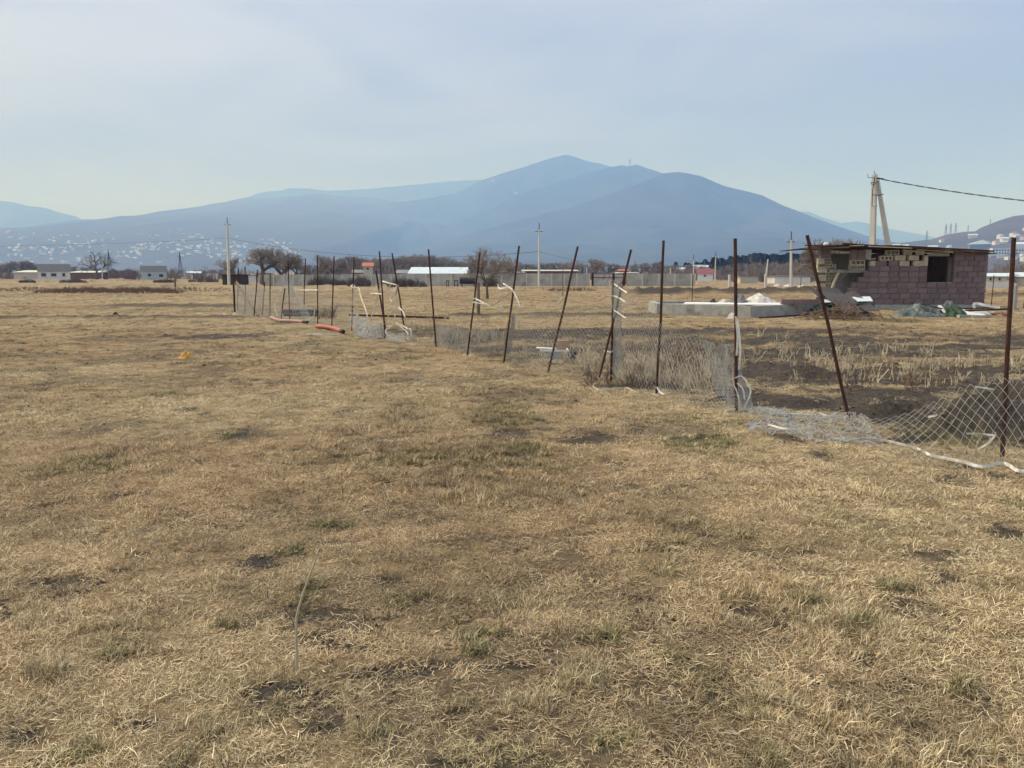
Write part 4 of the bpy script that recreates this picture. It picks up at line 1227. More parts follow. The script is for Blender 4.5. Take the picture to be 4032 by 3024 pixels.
def rusty_tank():
    Y = 100; z = float(base_z(Y)); a, b = W(1810, 1110, Y), W(1876, 1110, Y); r = 14 * Y / F
    t = thing('rusty_tank', 'dark rusty tank on legs against the concrete wall', 'tank', ((a.x + b.x) / 2, Y, z))
    MB().tube([(a.x, Y, z + r + .35), (a.x + .08, Y, z + r + .35), (b.x - .1, Y, z + r + .3), (b.x, Y, z + r + .3)], [r * .8, r, r, r * .8], 14).build('barrel', M['iron'], t)
    for x in (a.x + .3, b.x - .3): MB().box((x, Y, z + .2), (.12, .6, .4)).build('leg', M['rust'], t)
rusty_tank()

# ------------------------------------------------------------------ utility poles and cables
def pole(px, pb, pt, Y, r, label, lean=0.0, arm=True):
    b = W(px, pb, Y); z = float(base_z(Y)) - .2; tp = W(px + lean, pt, Y)
    t = thing('utility_pole', label, 'pole', (b.x, Y, z), 'concrete utility poles')
    MB().tube([(b.x, Y, z), (tp.x, Y, tp.z)], [r, r * .62], 4).build('shaft', M['pole'], t)
    if arm:
        MB().tube([(tp.x, Y, tp.z - .3), (tp.x, Y, tp.z + .9)], .05, 5).build('pipe', M['rust'], t)
        mb = MB().bar((tp.x - .55, Y, tp.z - .2), (tp.x + .55, Y, tp.z - .2), .07, .07)
        mb.build('crossarm', M['iron'], t)
        for s in (-.5, .5): MB().tube([(tp.x + s, Y, tp.z - .2), (tp.x + s, Y, tp.z + .1)], [.05, .07], 6).build('insulator', M['white'], t)
    return tp
t1 = pole(901, 1110, 880, 115, .24, 'tall concrete pole by the brown shed on the far plain', -6)
t2 = pole(2122, 1120, 905, 103, .17, 'slim concrete pole in front of the concrete wall', 1)
t3 = pole(3115, 1128, 945, 84, .19, 'concrete pole with iron head left of the hut', 0)
t4 = pole(3014, 1100, 1020, 140, .18, 'short slanting pole behind the concrete stub', 10, False)
pole(2815, 1105, 1010, 150, .16, 'grey pole beside the crimson roofed house', 3)
pole(2640, 1085, 1052, 180, .18, 'stubby pole behind the panel wall', 0, False)
pole(2731, 1100, 1020, 150, .14, 'rusty thin pole at the end of the panel wall', 0)
pole(402, 1095, 1045, 190, .2, 'short pole beside the lone bare tree', 0, False)
pole(2310, 1085, 1058, 180, .16, 'low pole behind the wall left of the gate', 0, False)
def cable(name, a, b, sag, r, label):
    pts = [a.lerp(b, i / 20) - Vector((0, 0, sag * 4 * (i / 20) * (1 - i / 20))) for i in range(21)]
    tag(MB().tube(pts, r, 4, False).build(name, M['iron'], None, a), label, 'cable')
c1 = W(896, 938, 115); c2 = W(2123, 990, 103)
cable('overhead_cable', W(-500, 966, 150), c1, .6, .02, 'overhead cable running from the tall far pole across the village')
cable('overhead_cable', c1, c2, 1.6, .022, 'sagging overhead cable between the tall far pole and the slim pole')
c3 = W(3117, 985, 84)
cable('overhead_cable', c2, c3, 2.0, .02, 'overhead cable from the slim pole towards the hut')
def apole():
    Y = 40.0
    b = W(3430, 1200, Y); z = float(base_z(Y)) - .2
    tp = W(3444, 688, Y)
    t = thing('double_pole', 'tall concrete pole with leaning strut behind the block hut', 'pole', (b.x, Y, z), 'concrete utility poles')
    MB().tube([(b.x - .02, Y, z), (tp.x, Y, tp.z)], [.20, .145], 4).build('shaft', M['pole'], t)
    s0 = W(3543, 1200, Y); s1 = W(3459, 708, Y)
    MB().tube([(s0.x, Y + .12, z), (s1.x, Y + .12, s1.z)], [.20, .105], 4).build('strut', M['pole'], t)
    for py, m in ((768, 'iron'), (720, 'iron'), (813, 'concrete')):
        a, c = W(3427, py, Y), W(3475 if py == 768 else 3452, py - 3, Y)
        MB().tube([(a.x, Y - .21, a.z), ((a.x + c.x) / 2, Y - .23, a.z - .04), (c.x, Y - .12, c.z)], .022, 5).build('strap', M[m], t)
    for dx, dz, ln in ((-.35, -.18, .3), (-.2, -.5, .22), (-.1, .02, .25)):
        MB().tube([(tp.x, Y - .1, tp.z + dz), (tp.x + dx * 1.2, Y - .2, tp.z + dz + .02), (tp.x + dx * 1.25, Y - .2, tp.z + dz + ln * .6)], .016, 5).build('hook', M['iron'], t)
    MB().tube([(tp.x - .05, Y - .16, tp.z - .1), (tp.x - .14, Y - .2, tp.z - .8), (tp.x - .12, Y - .2, tp.z - 1.6)], .018, 5).build('lead_wire', M['iron'], t)
    a = W(3452, 702, Y)
    MB().tube([(a.x, Y, a.z), (a.x + .35, Y, a.z - .03)], [.05, .035], 6).build('clamp', M['iron'], t)
    bb = W(4700, 834, 33)
    tw = MB()
    a = W(3458, 703, Y)
    for ph in (0, 3.14):
        pts = []
        for i in range(81):
            f = i / 80
            p = a.lerp(bb, f) - Vector((0, 0, .30 * 4 * f * (1 - f)))
            pts.append(p + Vector((0, math.cos(i * .9 + ph) * .02, math.sin(i * .9 + ph) * .02)))
        tw.tube(pts, .015, 4, False)
    tag(tw.build('overhead_cable', M['iron'], None, a), 'thick twisted cable from the double pole out over the hut', 'cable')
apole()

# ------------------------------------------------------------------ the ruined block hut
YH = 34.0
def hp(px, py, y=YH): return W(px, py, y)
def hxz(px, py, y=YH):
    return W(px, 1100, y).x, W(3500, py, y).z
def unit_block(name, L, D, H, m, jit=.004, holes=0, seed=0):
    """masonry block, origin at its centre; chipped corners, optional open cells in the front"""
    rg = random.Random(seed)
    mb = MB()
    if not holes:
        b = .008
        vs = []
        for sz in (-1, 1):
            for sy in (-1, 1):
                for sx in (-1, 1):
                    for ax in range(3):
                        v = [sx * L / 2, sy * D / 2, sz * H / 2]
                        for q in range(3):
                            if q != ax: v[q] -= math.copysign(b * rg.uniform(.5, 1.8), v[q])
                        vs.append(v)
        import bmesh
        bm = bmesh.new()
        for v in vs: bm.verts.new([c + rg.uniform(-jit, jit) for c in v])
        bmesh.ops.convex_hull(bm, input=bm.verts)
        me = bpy.data.meshes.new(name); bm.to_mesh(me); bm.free(); me.materials.append(m)
        return me
    t = .028
    mb.box((0, 0, H / 2 - t / 2), (L, D, t), None, jit); mb.box((0, 0, -H / 2 + t / 2), (L, D, t), None, jit)
    for i in range(holes + 1):
        x = -L / 2 + t / 2 + (L - t) * i / holes
        mb.box((x, 0, 0), (t, D - .004, H - 2 * t), None, .002)
    mb.box((0, D / 2 - t, 0), (L - 2 * t, t, H - 2 * t))
    return mb.mesh(name, m)
def build_hut():
    x0, x1 = hxz(3225, 0)[0], hxz(3885, 0)[0]
    gz0 = float(base_z(YH))
    t = thing('block_hut', 'half collapsed pink block hut under a rusty flat roof', 'hut', ((x0 + x1) / 2, YH, gz0))
    BM = [unit_block('block', .392, .20, .222, M['block'], seed=k) for k in range(4)]
    BG = [unit_block('block', .392, .20, .222, M['block_b'], seed=10 + k) for k in range(3)]
    BH = [unit_block('block', .19, .20, .222, M['block'], seed=20 + k) for k in range(2)]
    BP = [unit_block('block', .40, .20, .215, M['pale_block'], .012, seed=30 + k) for k in range(3)]
    PH = [unit_block('block', .42, .20, .20, M['pale_block'], .008, holes=k, seed=40 + k) for k in (3, 4)]
    rg = random.Random(77)
    loc0 = Vector(t.location)
    def put(me, x, y, z, rz=0.0, sx=1.0, ry=0.0):
        o = link('block', me, t, Vector((x, y, z)) - loc0)
        o.rotation_euler = (rg.gauss(0, .006), ry + rg.gauss(0, .006), rz + rg.gauss(0, .008)); o.scale = (sx, 1, 1)
        return o
    zb = .175; ch = .2385
    left = [3330, 3334, 3343, 3358, 3384, 3402, 3422]
    wl, wr = hxz(3650, 0)[0], hxz(3752, 0)[0]
    mort = MB()
    for r in range(10):
        zc = zb + (r + .5) * ch
        if r < 7: xs = hxz(left[r], 0)[0]
        else: xs = wr
        spans = []
        if r in (4, 5, 6): spans = [(xs, wl), (wr, x1)]
        elif r >= 7: spans = [(wr, x1)]
        else: spans = [(xs, x1)]
        for a, b in spans:
            mort.box(((a + .04 + b - .04) / 2, YH + .115, zc), (b - a - .08, .15, ch + .001 * r))
            x = a
            first = True
            off = (r % 2) * .2
            while x < b - .06:
                w = .435
                if first and ((r % 2) == 1): w = .2
                first = False
                w = min(w, b - x)
                if b - x - w < .09: w = b - x
                cx = x + w / 2
                if w > .3:
                    me = rg.choice(BM if rg.random() < .68 else BG); sx = (w - .012) / .392
                else:
                    me = rg.choice(BH); sx = (w - .012) / .19
                put(me, cx, YH + .1 + rg.gauss(0, .007), zc + rg.gauss(0, .002), 0, sx)
                x += w
    mort.build('mortar_bed', M['mortar'], t)
    # loose upper courses left of the window
    def row(r, items):
        zc = zb + (r + .5) * ch
        for a, b, kind in items:
            xa, xb = hxz(a, 0)[0], hxz(b, 0)[0]
            me = {'p': rg.choice(BM), 'y': rg.choice(BP), 'h': PH[0]}[kind]
            put(me, (xa + xb) / 2, YH + .1 + rg.gauss(0, .02), zc - .004 + (0 if kind != 'h' else -.012), rg.gauss(0, .05), (xb - xa) / (.40 if kind != 'h' else .42))
    row(7, [(3424, 3442, 'y'), (3443, 3488, 'p'), (3495, 3532, 'p'), (3537, 3577, 'y'), (3594, 3634, 'y')])
    row(8, [(3461, 3509, 'h'), (3518, 3560, 'y'), (3571, 3612, 'y')])
    row(9, [(3484, 3534, 'h'), (3550, 3584, 'y'), (3600, 3634, 'y')])
    # upright pale stone beside the opening
    xa, xb = hxz(3634, 0)[0], hxz(3649, 0)[0]
    MB().box(((xa + xb) / 2, YH + .1, zb + 8 * ch), (xb - xa, .19, 2 * ch - .03), None, .012).build('jamb_stone', M['pale_block'], t)
    # lintel board over the window, jamb reveal
    MB().box(((wl + wr) / 2 - .08, YH + .14, zb + 9.15 * ch), (wr - wl - .18, .06, .17)).build('lintel', M['concrete'], t)
    MB().box((wr - .015, YH + .32, zb + 6.3 * ch), (.03, .22, 4.6 * ch)).build('window_reveal', M['render'], t)
    MB().box(((wl + wr) / 2, YH + .12, zb + 4 * ch - .002), (wr - wl - .02, .22, .03)).build('window_sill', M['mortar'], t)
    # pier of pale hollow blocks at the broken corner
    px0, px1 = hxz(3226, 0)[0], hxz(3300, 0)[0]
    zz = gz0 + .02
    k = 0
    while zz < W(3260, 1022, YH + .3).z:
        h = .122
        w = (px1 - px0) * (1.0 if zz < 1.9 else .72)
        n = 2
        for i in range(n):
            o = link('block', PH[(k + i) % 2] if (i == 1 or k % 3 == 0) else BP[k % 3], t, Vector((px0 + rg.uniform(0, .05) + (i + .5) * w / n, YH + .42 + rg.gauss(0, .02), zz + h / 2)) - loc0)
            o.scale = (w / n / .42 * .99, 1.0, h / .215 * .97); o.rotation_euler = (0, 0, rg.gauss(0, .05))
        zz += h; k += 1
    xa, xb = hxz(3238, 0)[0], hxz(3276, 0)[0]
    while zz < W(3260, 972, YH + .3).z:
        put(BM[k % 4], (xa + xb) / 2, YH + .42, zz + .11, rg.gauss(0, .04), (xb - xa) / .392); zz += .222; k += 1
    # lintel over the breach with blocks still hanging on it
    xa, xb = hxz(3276, 0)[0], hxz(3450, 0)[0]
    zl = W(3350, 1068, YH).z
    MB().box(((xa + xb) / 2, YH + .34, zl), (xb - xa, .22, .13)).build('lintel', M['render'], t)
    for a, b, pz, me in ((3352, 3380, 1052, PH[1]), (3381, 3411, 1052, PH[0]), (3354, 3410, 1034, PH[0])):
        xa, xb = hxz(a, 0)[0], hxz(b, 0)[0]
        o = link('block', me, t, Vector(((xa + xb) / 2, YH + .3, W(a, pz, YH + .2).z)) - loc0); o.scale = ((xb - xa) / .42, 1, .98)
    for a, b in ((3354, 3376), (3378, 3411)):
        xa, xb = hxz(a, 0)[0], hxz(b, 0)[0]
        for q in range(2):
            put(BM[q], (xa + xb) / 2, YH + .3, W(a, 1014 - q * 20, YH + .2).z, 0, (xb - xa) / .392)
    # inner and outer walls behind
    xa, xb = hxz(3302, 0)[0], hxz(3440, 0)[0]
    zt = W(3350, 1066, YH + .9).z
    MB().prism([(xa, gz0), (xb + .3, gz0), (xb + .3, zt + .15), (xb - .5, zt + .1), (xa + .25, zt - .25), (xa, zt - .6)], 'y', YH + .85, YH + 1.0).build('partition_wall', M['render'], t)
    MB().box((x1 - .11, YH + 2.2 + .06, (gz0 + zb + 10 * ch) / 2 + .01), (.2, 3.9, zb + 10 * ch - gz0)).build('side_wall', M['block_b'], t)
    MB().box(((x1 + hxz(3420, 0)[0]) / 2, YH + 4.3, (gz0 + 2.5) / 2), (x1 - hxz(3420, 0)[0], .2, 2.5)).build('back_wall', M['render'], t)
    MB().box(((x0 + x1) / 2 + .2, YH + 2.2, gz0 + .07), (x1 - x0 - .2, 4.5, .14)).build('floor_slab', M['concrete'], t)
    MB().box(((hxz(3405, 0)[0] + x1) / 2, YH + .13, (gz0 - .05 + zb) / 2), (x1 - hxz(3405, 0)[0] + .06, .30, zb - gz0 + .04)).build('footing', M['concrete'], t)
    # a shelf and boxes seen through the window
    MB().box((wl + .35, YH + 1.4, zb + 5.3 * ch), (.9, .5, .03)).build('inner_shelf', M['oldwood'], t)
    MB().box((wl + .45, YH + 1.5, zb + 4.2 * ch), (.5, .4, .4)).build('inner_box', M['oldwood'], t)
    # leaning timbers in the breach
    a, b = hp(3272, 1142, YH + .1), hp(3306, 1062, YH + .3)
    MB().bar(a, b, .07, .10).build('prop', M['wood'], t)
    a, b = hp(3291, 1117, YH + .2), hp(3348, 1062, YH + .3)
    MB().bar(a, b, .04, .06).build('prop', M['oldwood'], t)
    # roof: sheets laid on bars
    tops = [(3195, 966), (3330, 958), (3500, 964), (3700, 980), (3905, 990)]
    def zroof(px): return W(3500, np.interp(px, [p for p, q in tops], [q for p, q in tops]), YH).z
    for i, (a, b) in enumerate(((3205, 3332), (3325, 3455), (3445, 3570), (3562, 3690), (3680, 3800), (3790, 3905))):
        xa, xb = hxz(a, 0)[0], hxz(b, 0)[0]
        za, zb2 = zroof(a) - .05, zroof(b) - .05
        lift = rg.uniform(-.02, .03)
        th = .035
        ya, yb = YH - rg.uniform(.15, .5), YH + 4.6
        MB().add([(xa, ya, za - th + lift), (xb, ya, zb2 - th + lift), (xb, yb, zb2 - .1), (xa, yb, za - .1), (xa, ya, za + lift), (xb, ya, zb2 + lift), (xb, yb, zb2 - .1 + th), (xa, yb, za - .1 + th)],
                 [(3, 2, 1, 0), (4, 5, 6, 7), (0, 1, 5, 4), (1, 2, 6, 5), (2, 3, 7, 6), (3, 0, 4, 7)]).build('roof_sheet', M['rust'], t)
    for a, pa, b, pb, th, m, y in ((3172, 967, 3560, 968, .06, 'rust', -.1), (3320, 960, 3700, 984, .10, 'rust', -.25), (3540, 969, 3912, 989, .09, 'rust', -.22), (3165, 978, 3345, 975, .04, 'oldwood', -.3),
                                   (3240, 977, 3342, 972, .05, 'wood', -.15), (3345, 968, 3402, 966, .05, 'wood', -.4), (3420, 970, 3590, 977, .05, 'wood', -.35), (3556, 984, 3676, 1000, .05, 'wood', -.2), (3610, 983, 3752, 993, .05, 'wood', -.3), (3685, 984, 3830, 990, .06, 'wood', -.3),
                                   (3420, 1023, 3448, 1018, .04, 'wood', .0)):
        MB().bar(hp(a, pa, YH + y), hp(b, pb, YH + y), th, th * .8).build('roof_bar', M[m], t)
    xa, xb = hxz(3411, 0)[0], hxz(3444, 0)[0]
    MB().box(((xa + xb) / 2, YH + .45, W(3425, 1001, YH).z), (xb - xa - .05, .05, .42)).build('board', M['white'], t)  # white panel painted to stand in for daylight seen through a window opening
    p = hp(3252, 963, YH - .3)
    o = MB().tube([p + Vector((-.11, 0, .0)), p + Vector((-.06, 0, .01)), p + Vector((.07, 0, .01)), p + Vector((.12, 0, 0))], [.04, .08, .085, .05], 8).build('plastic_jug', M['white'], None, p, True)
    tag(o, 'white plastic jug lying on the hut roof corner', 'jug')
build_hut()

def quad_sheet(name, pts, th, m, label=None, cat=None, parent=None, rib=0, group=None):
    """sheet between four corner points with thickness, optionally ribbed across"""
    a, b, c, d = [Vector(p) for p in pts]
    n = (b - a).cross(d - a).normalized()
    nu = 24 if rib else 4
    mb = MB(); vs = []; fs = []
    for i in range(nu + 1):
        u = i / nu
        off = n * (rib if (i % 4) in (1, 2) else 0)
        for e in (0, 1):
            p0 = a.lerp(b, u) + off - n * th * e; p1 = d.lerp(c, u) + off - n * th * e
            vs += [p0, p1]
    for i in range(nu):
        k = i * 4
        fs += [(k, k + 4, k + 5, k + 1), (k + 2, k + 3, k + 7, k + 6), (k, k + 2, k + 6, k + 4), (k + 1, k + 5, k + 7, k + 3)]
    fs += [(0, 1, 3, 2), (nu * 4, nu * 4 + 2, nu * 4 + 3, nu * 4 + 1)]
    mb.add(vs, fs)
    o = mb.build(name, M[m], parent, None if parent else (a + c) / 2)
    if label: tag(o, label, cat, group)
    return o
def heap(name, label, cat, px0, px1, pbase, ptop, dep, m, seed=0, Y=None, z=None, rough=.35, kind=None, sharp=1.0, skew=0.0, fold=.35):
    p = G((px0 + px1) / 2, pbase) if Y is None else Vector((W((px0 + px1) / 2, pbase, Y).x, Y, z))
    k = p.y / F
    wx = (px1 - px0) * k / 2; H = (pbase - ptop) * k
    N = 34
    u, v = np.meshgrid(np.linspace(-1, 1, N + 1), np.linspace(-1, 1, N + 1))
    us = u - skew * (1 - u * u)
    rr = np.sqrt(us * us + v * v)
    n1 = fbm(u * 2.3 + seed, v * 2.3 + seed * 3, seed, 4, .6)
    n2 = 1 - np.abs(2 * fbm(u * 3.1 + 9 + seed, v * 2.2 + seed, seed + 4, 3, .55) - 1) * 2
    e = np.clip(1 - np.maximum(rr, np.maximum(np.abs(u), np.abs(v)) * .98) ** 1.7, 0, 1)
    h = H * e ** (.8 * sharp) * (1 - rough + 2 * rough * n1) * (1 - fold + fold * 1.3 * n2)
    sx = np.where(rr < 1e-6, 1, np.maximum(np.abs(u), np.abs(v)) / np.maximum(np.sqrt(u * u + v * v), 1e-6))
    ex = 1 + .22 * (n1 - .5) * 2
    X = p.x + u * (sx * .45 + .55) * wx * ex; Yy = p.y + v * (sx * .45 + .55) * dep * ex
    Z = p.z + h - .02
    idx = np.arange((N + 1) ** 2).reshape(N + 1, N + 1)
    q = np.stack([idx[:-1, :-1], idx[:-1, 1:], idx[1:, 1:], idx[1:, :-1]], -1).reshape(-1, 4)
    mb = MB().add(np.stack([X, Yy, Z], -1).reshape(-1, 3).tolist(), [tuple(i) for i in q.tolist()])
    o = mb.build(name, M[m], None, p, True)
    return tag(o, label, cat, None, kind)

# foundation beam beside the hut
def foundation():
    A, B, C = G(2605, 1240), G(2955, 1251), G(3226, 1239)
    t = thing('foundation', 'low grey concrete strip foundation beside the hut', 'foundation', B)
    h = .40
    def wall(p, q, th=.30):
        p = Vector((p.x, p.y, 0)); q = Vector((q.x, q.y, 0))
        d = (q - p).normalized(); n = Vector((-d.y, d.x, 0))
        if n.y < 0: n = -n
        c = (p + q) / 2 + n * th / 2
        return MB().box((c.x, c.y, h / 2 - .06), ((q - p).length, th, h + .12), math.atan2(d.y, d.x))
    wall(A, B).build('beam', M['concrete'], t)
    wall(B + Vector((.03, .0, 0)), C).build('beam', M['concrete'], t)
    A2, C2 = A + Vector((.2, 2.6, 0)), C + Vector((.4, 2.4, 0))
    wall(A + Vector((.12, .3, 0)), A2, .25).build('beam', M['concrete'], t)
    wall(A2, C2, .25).build('beam', M['concrete'], t)
    cc = (A + C + A2 + C2) / 4
    MB().box((cc.x, cc.y + .05, h - .12), ((C.x - A.x) - .5, 2.1, .06)).build('slab', M['concrete'], t)
    dk = B + Vector((0, -.004, h / 2))
    return h, A, B, C
FH, FA, FB, FC = foundation()
def fslab(px, py): # point on the plane z = FH
    d = ray(px, py); tt = (FH + .01 - CAMZ) / d.z
    return Vector((0, 0, CAMZ)) + d * tt
quad_sheet('white_board', [fslab(2690, 1196), fslab(3082, 1200), fslab(3080, 1192), fslab(2700, 1189)], .03, 'white', 'long white board lying along the concrete foundation', 'board')
p = fslab(3005, 1190)
heap('plastic_sheet', 'white crumpled plastic sheeting heaped on the foundation', 'tarp', 2925, 3095, 1190, 1150, .7, 'tarp_white', 3, p.y, FH, .14, skew=-.5, fold=.16, sharp=1.25)
p = fslab(2905, 1190)
heap('plastic_sheet', 'dark grey tarpaulin heaped on the foundation', 'tarp', 2865, 2946, 1190, 1160, .6, 'tarp_grey', 4, p.y - .1, FH, .3)
heap('plastic_bag', 'small white bag on the foundation beside the grey tarpaulin', 'bag', 2828, 2868, 1190, 1176, .3, 'tarp_white', 5, p.y - .2, FH)
heap('plastic_bag', 'black and white bundle at the far end of the white board', 'bag', 2794, 2822, 1190, 1172, .2, 'dark', 6, p.y - .2, FH)
heap('plastic_bag', 'flat white plastic bag on the grass before the foundation', 'bag', 2822, 2868, 1246, 1232, .3, 'tarp_white', 7)
heap('plastic_bag', 'upright white plastic bag at the foundation corner', 'bag', 2862, 2900, 1254, 1230, .2, 'tarp_white', 8)
def blue_bundle():
    p = G(2680, 1239)
    t = thing('blue_bundle', 'blue plastic canisters lying against the foundation', 'canister', p)
    for a, b, r, m in ((2640, 2672, .15, 'blue'), (2674, 2700, .17, 'blue'), (2702, 2722, .09, 'blue')):
        q0, q1 = W(a, 1228, p.y - .1), W(b, 1230, p.y - .1)
        z = p.z + r
        MB().tube([(q0.x, q0.y, z), (q0.x + .04, q0.y, z), (q1.x - .04, q1.y, z), (q1.x, q1.y, z)], [r * .7, r, r, r * .75], 10).build('canister', M[m], t, None, True)
    for a, r in ((2673, .09), (2701, .10), (2645, .08)):
        q = W(a, 1230, p.y - .2)
        MB().tube([(q.x - .05, q.y - .08, p.z + r), (q.x + .06, q.y - .08, p.z + r)], [r, r * .9], 8).build('cap', M['white'], t)
blue_bundle()
def block_row():
    t = thing('block_course', 'short row of pink blocks laid on the foundation end', 'blocks', Vector((FC.x - 1, FC.y, FH)))
    me = [unit_block('block', .40, .20, .2, M['block'], seed=90 + k) for k in range(2)]
    for i in range(4):
        q = fslab(3100 + i * 36, 1199)
        o = link('block', me[i % 2], t, Vector((q.x, q.y + .1, FH + .1)) - Vector(t.location)); o.rotation_euler = (0, 0, RNG.gauss(0, .04))
block_row()
tag(MB().tube([G(2985, 1253) + Vector((0, -.1, .03)), G(3195, 1242) + Vector((0, -.1, .04))], .035, 6).build('steel_bar', M['rust'], None, G(3090, 1247)), 'rusty bar lying at the foot of the foundation', 'bar')

# sheets stacked in front of the hut
def green_stack():
    p = G(3335, 1246)
    t = thing('sheet_stack', 'stack of dark green ribbed metal sheets before the hut', 'sheets', p)
    x0, x1 = W(3212, 1220, p.y).x, W(3460, 1220, p.y).x
    for i in range(8):
        z = p.z + .03 + i * .055
        s0, s1 = x0 + RNG.uniform(0, .35) + (.5 if i > 5 else 0), x1 - RNG.uniform(0, .3)
        yy = p.y + .2 + RNG.uniform(-.08, .08)
        quad_sheet('sheet', [(s0, yy, z), (s0, yy + 1.2, z), (s1, yy + 1.2, z + .02), (s1, yy, z + .02)], .012, 'green_sheet', parent=t, rib=.03)
        MB().bar((s0, yy + .01, z - .012), (s1, yy + .01, z + .008), .03, .035).build('sheet_edge', M['green_sheet'], t)
green_stack()
YS = G(3335, 1246).y
quad_sheet('panel', [W(3355, 1172, YS + 1.0), W(3425, 1170, YS + 1.0), W(3437, 1188, YS + .3), W(3378, 1189, YS + .3)], .03, 'teal_panel', 'pale teal panel on top of the green sheets by the hut wall', 'panel')
quad_sheet('panel', [W(3236, 1177, YS + 1.0), W(3262, 1176, YS + 1.0), W(3274, 1192, YS + .3), W(3238, 1193, YS + .3)], .03, 'teal_panel', 'small pale teal panel behind the tilted post', 'panel')
def lean_sheet(tl, tr, br, bl, Yt, Yb, label):
    quad_sheet('steel_sheet', [W(*tl, Yt), W(*tr, Yt), W(*br, Yb), W(*bl, Yb)], .012, 'grey_sheet', label, 'sheet')
lean_sheet((3200, 1126), (3300, 1138), (3400, 1229), (3325, 1231), YS + 1.6, YS - .6, 'wide dull grey metal sheet sliding off the green stack')
lean_sheet((3306, 1160), (3362, 1146), (3462, 1224), (3410, 1227), YS + 1.5, YS - .5, 'second grey metal sheet leaning beside the wide one')
lean_sheet((3190, 1140), (3230, 1140), (3262, 1190), (3244, 1190), YS + 1.4, YS + .6, 'narrow grey metal sheet propped at the broken corner')
def brush_pile():
    p = G(3300, 1258)
    rg = random.Random(8); V, Fc = [], []
    for i in range(330):
        u = rg.gauss(0, .42); v = rg.gauss(0, .35)
        hgt = .42 * math.exp(-(u * u * 1.4)) * rg.random()
        c = p + Vector((u * 1.35, v, hgt))
        d = Vector((rg.gauss(0, 1), rg.gauss(0, .6), rg.gauss(0, .45))).normalized()
        L = rg.uniform(.15, .5); r = rg.uniform(.006, .014)
        q = c
        for s in range(3):
            d = (d + Vector((rg.gauss(0, .4), rg.gauss(0, .4), rg.gauss(0, .3)))).normalized()
            q2 = q + d * L / 3
            if q2.z < p.z + .01: q2.z = p.z + .01
            tube_raw(V, Fc, q, q2, r, r * .85, 4); q = q2
    me = bpy.data.meshes.new('brush_pile'); me.from_pydata([tuple(v - p) for v in V], [], Fc); me.materials.append(M['twig'])
    tag(link('brush_pile', me, None, p), 'heap of pruned brown vine branches before the hut', 'brush')
brush_pile()
# rubbish along the hut wall
heap('plastic_sheet', 'cloudy plastic film bundle over green sheeting by the hut wall', 'tarp', 3515, 3705, 1246, 1198, .8, 'film', 12, None, None, .5, fold=.6)
heap('tarpaulin', 'bright green tarpaulin bunched under white boards', 'tarp', 3690, 3800, 1246, 1198, .6, 'tarp_green', 13, None, None, .4, fold=.5)
heap('plastic_sheet', 'pale film sheet slumped against the hut wall below the window', 'tarp', 3690, 3790, 1226, 1186, .5, 'film', 14, None, None, .3)
def plank(p0, p1, w, h, m, label, cat='board', name='plank', up=(0, 0, 1)):
    tag(MB().bar(p0, p1, w, h, up).build(name, M[m], None, (Vector(p0) + Vector(p1)) / 2), label, cat)
YR = G(3760, 1246).y
plank(W(3588, 1192, YR + .6), W(3712, 1216, YR), .06, .05, 'iron', 'dark bar resting across the film bundle', 'bar', 'steel_bar')
plank(W(3796, 1224, YR + .3), W(3966, 1217, YR + .5), .07, .06, 'rust', 'long rusty square bar on the rubbish heap', 'bar', 'steel_bar')
plank(W(3780, 1216, YR + .8), W(3930, 1210, YR + .9), .05, .05, 'rust', 'thin rusty bar behind the white moulding', 'bar', 'steel_bar')
plank(W(3698, 1204, YR + .2), W(3737, 1244, YR - .3), .12, .05, 'white', 'short white board leaning over the green tarpaulin')
quad_sheet('plaster_sheet', [W(3772, 1214, YR + .4), W(3795, 1240, YR - .2), W(3886, 1243, YR - .1), W(3862, 1230, YR + .6)], .03, 'white', 'broad white panel lying on the rubbish heap', 'panel')
quad_sheet('plaster_sheet', [W(3800, 1225, YR + .6), W(3815, 1235, YR + .3), W(3905, 1238, YR + .2), W(3880, 1224, YR + .8)], .03, 'tarp_white', 'second white panel half under the rusty bar', 'panel')
def moulding():
    a, b = W(3838, 1196, YR + .7), W(3936, 1212, YR + .5)
    pts = [a + Vector((0, 0, -.16)), a + Vector((-.02, 0, -.05)), a, a + Vector((.15, 0, .0)), a.lerp(b, .5), b]
    tag(MB().ribbon(pts, .09, .03, 0, 2).build('plastic_moulding', M['white'], None, a), 'white bent plastic moulding on the heap by the hut corner', 'moulding')
moulding()
for k, (a, b, c, lb) in enumerate([(3665, 3716, 1248, 'grey concrete slab piece at the foot of the green tarpaulin'), (3640, 3690, 1249, 'low grey slab fragment below the film bundle'), (3776, 3830, 1250, 'dark slab fragment under the broad white panel'), (3830, 3900, 1251, 'grey slab fragment at the end of the rubbish heap')]):
    q = G((a + b) / 2, c)
    tag(MB().box(q + Vector((0, .1, .04)), ((b - a) * q.y / F, .35, .10), RNG.uniform(-.2, .2), .02).build('slab_fragment', M['concrete'], None, q), lb, 'rubble')
rg = random.Random(4)
for k in range(9):
    q = G(rg.uniform(3890, 3965), rg.uniform(1234, 1249))
    mb = MB().box(q + Vector((0, 0, .03)), (rg.uniform(.08, .16), .1, .07), rg.uniform(0, 3), .02)
    tag(mb.build('brick_piece', M['rubble_red' if k % 3 else 'stone'], None, q), 'broken brick piece scattered past the rubbish heap', 'rubble', 'broken bricks past the rubbish heap')
plank(G(4000, 1236) + Vector((0, 0, .03)), G(4130, 1240) + Vector((0, 0, .03)), .25, .06, 'tarp_white', 'pale slab lying beyond the grey concrete post')

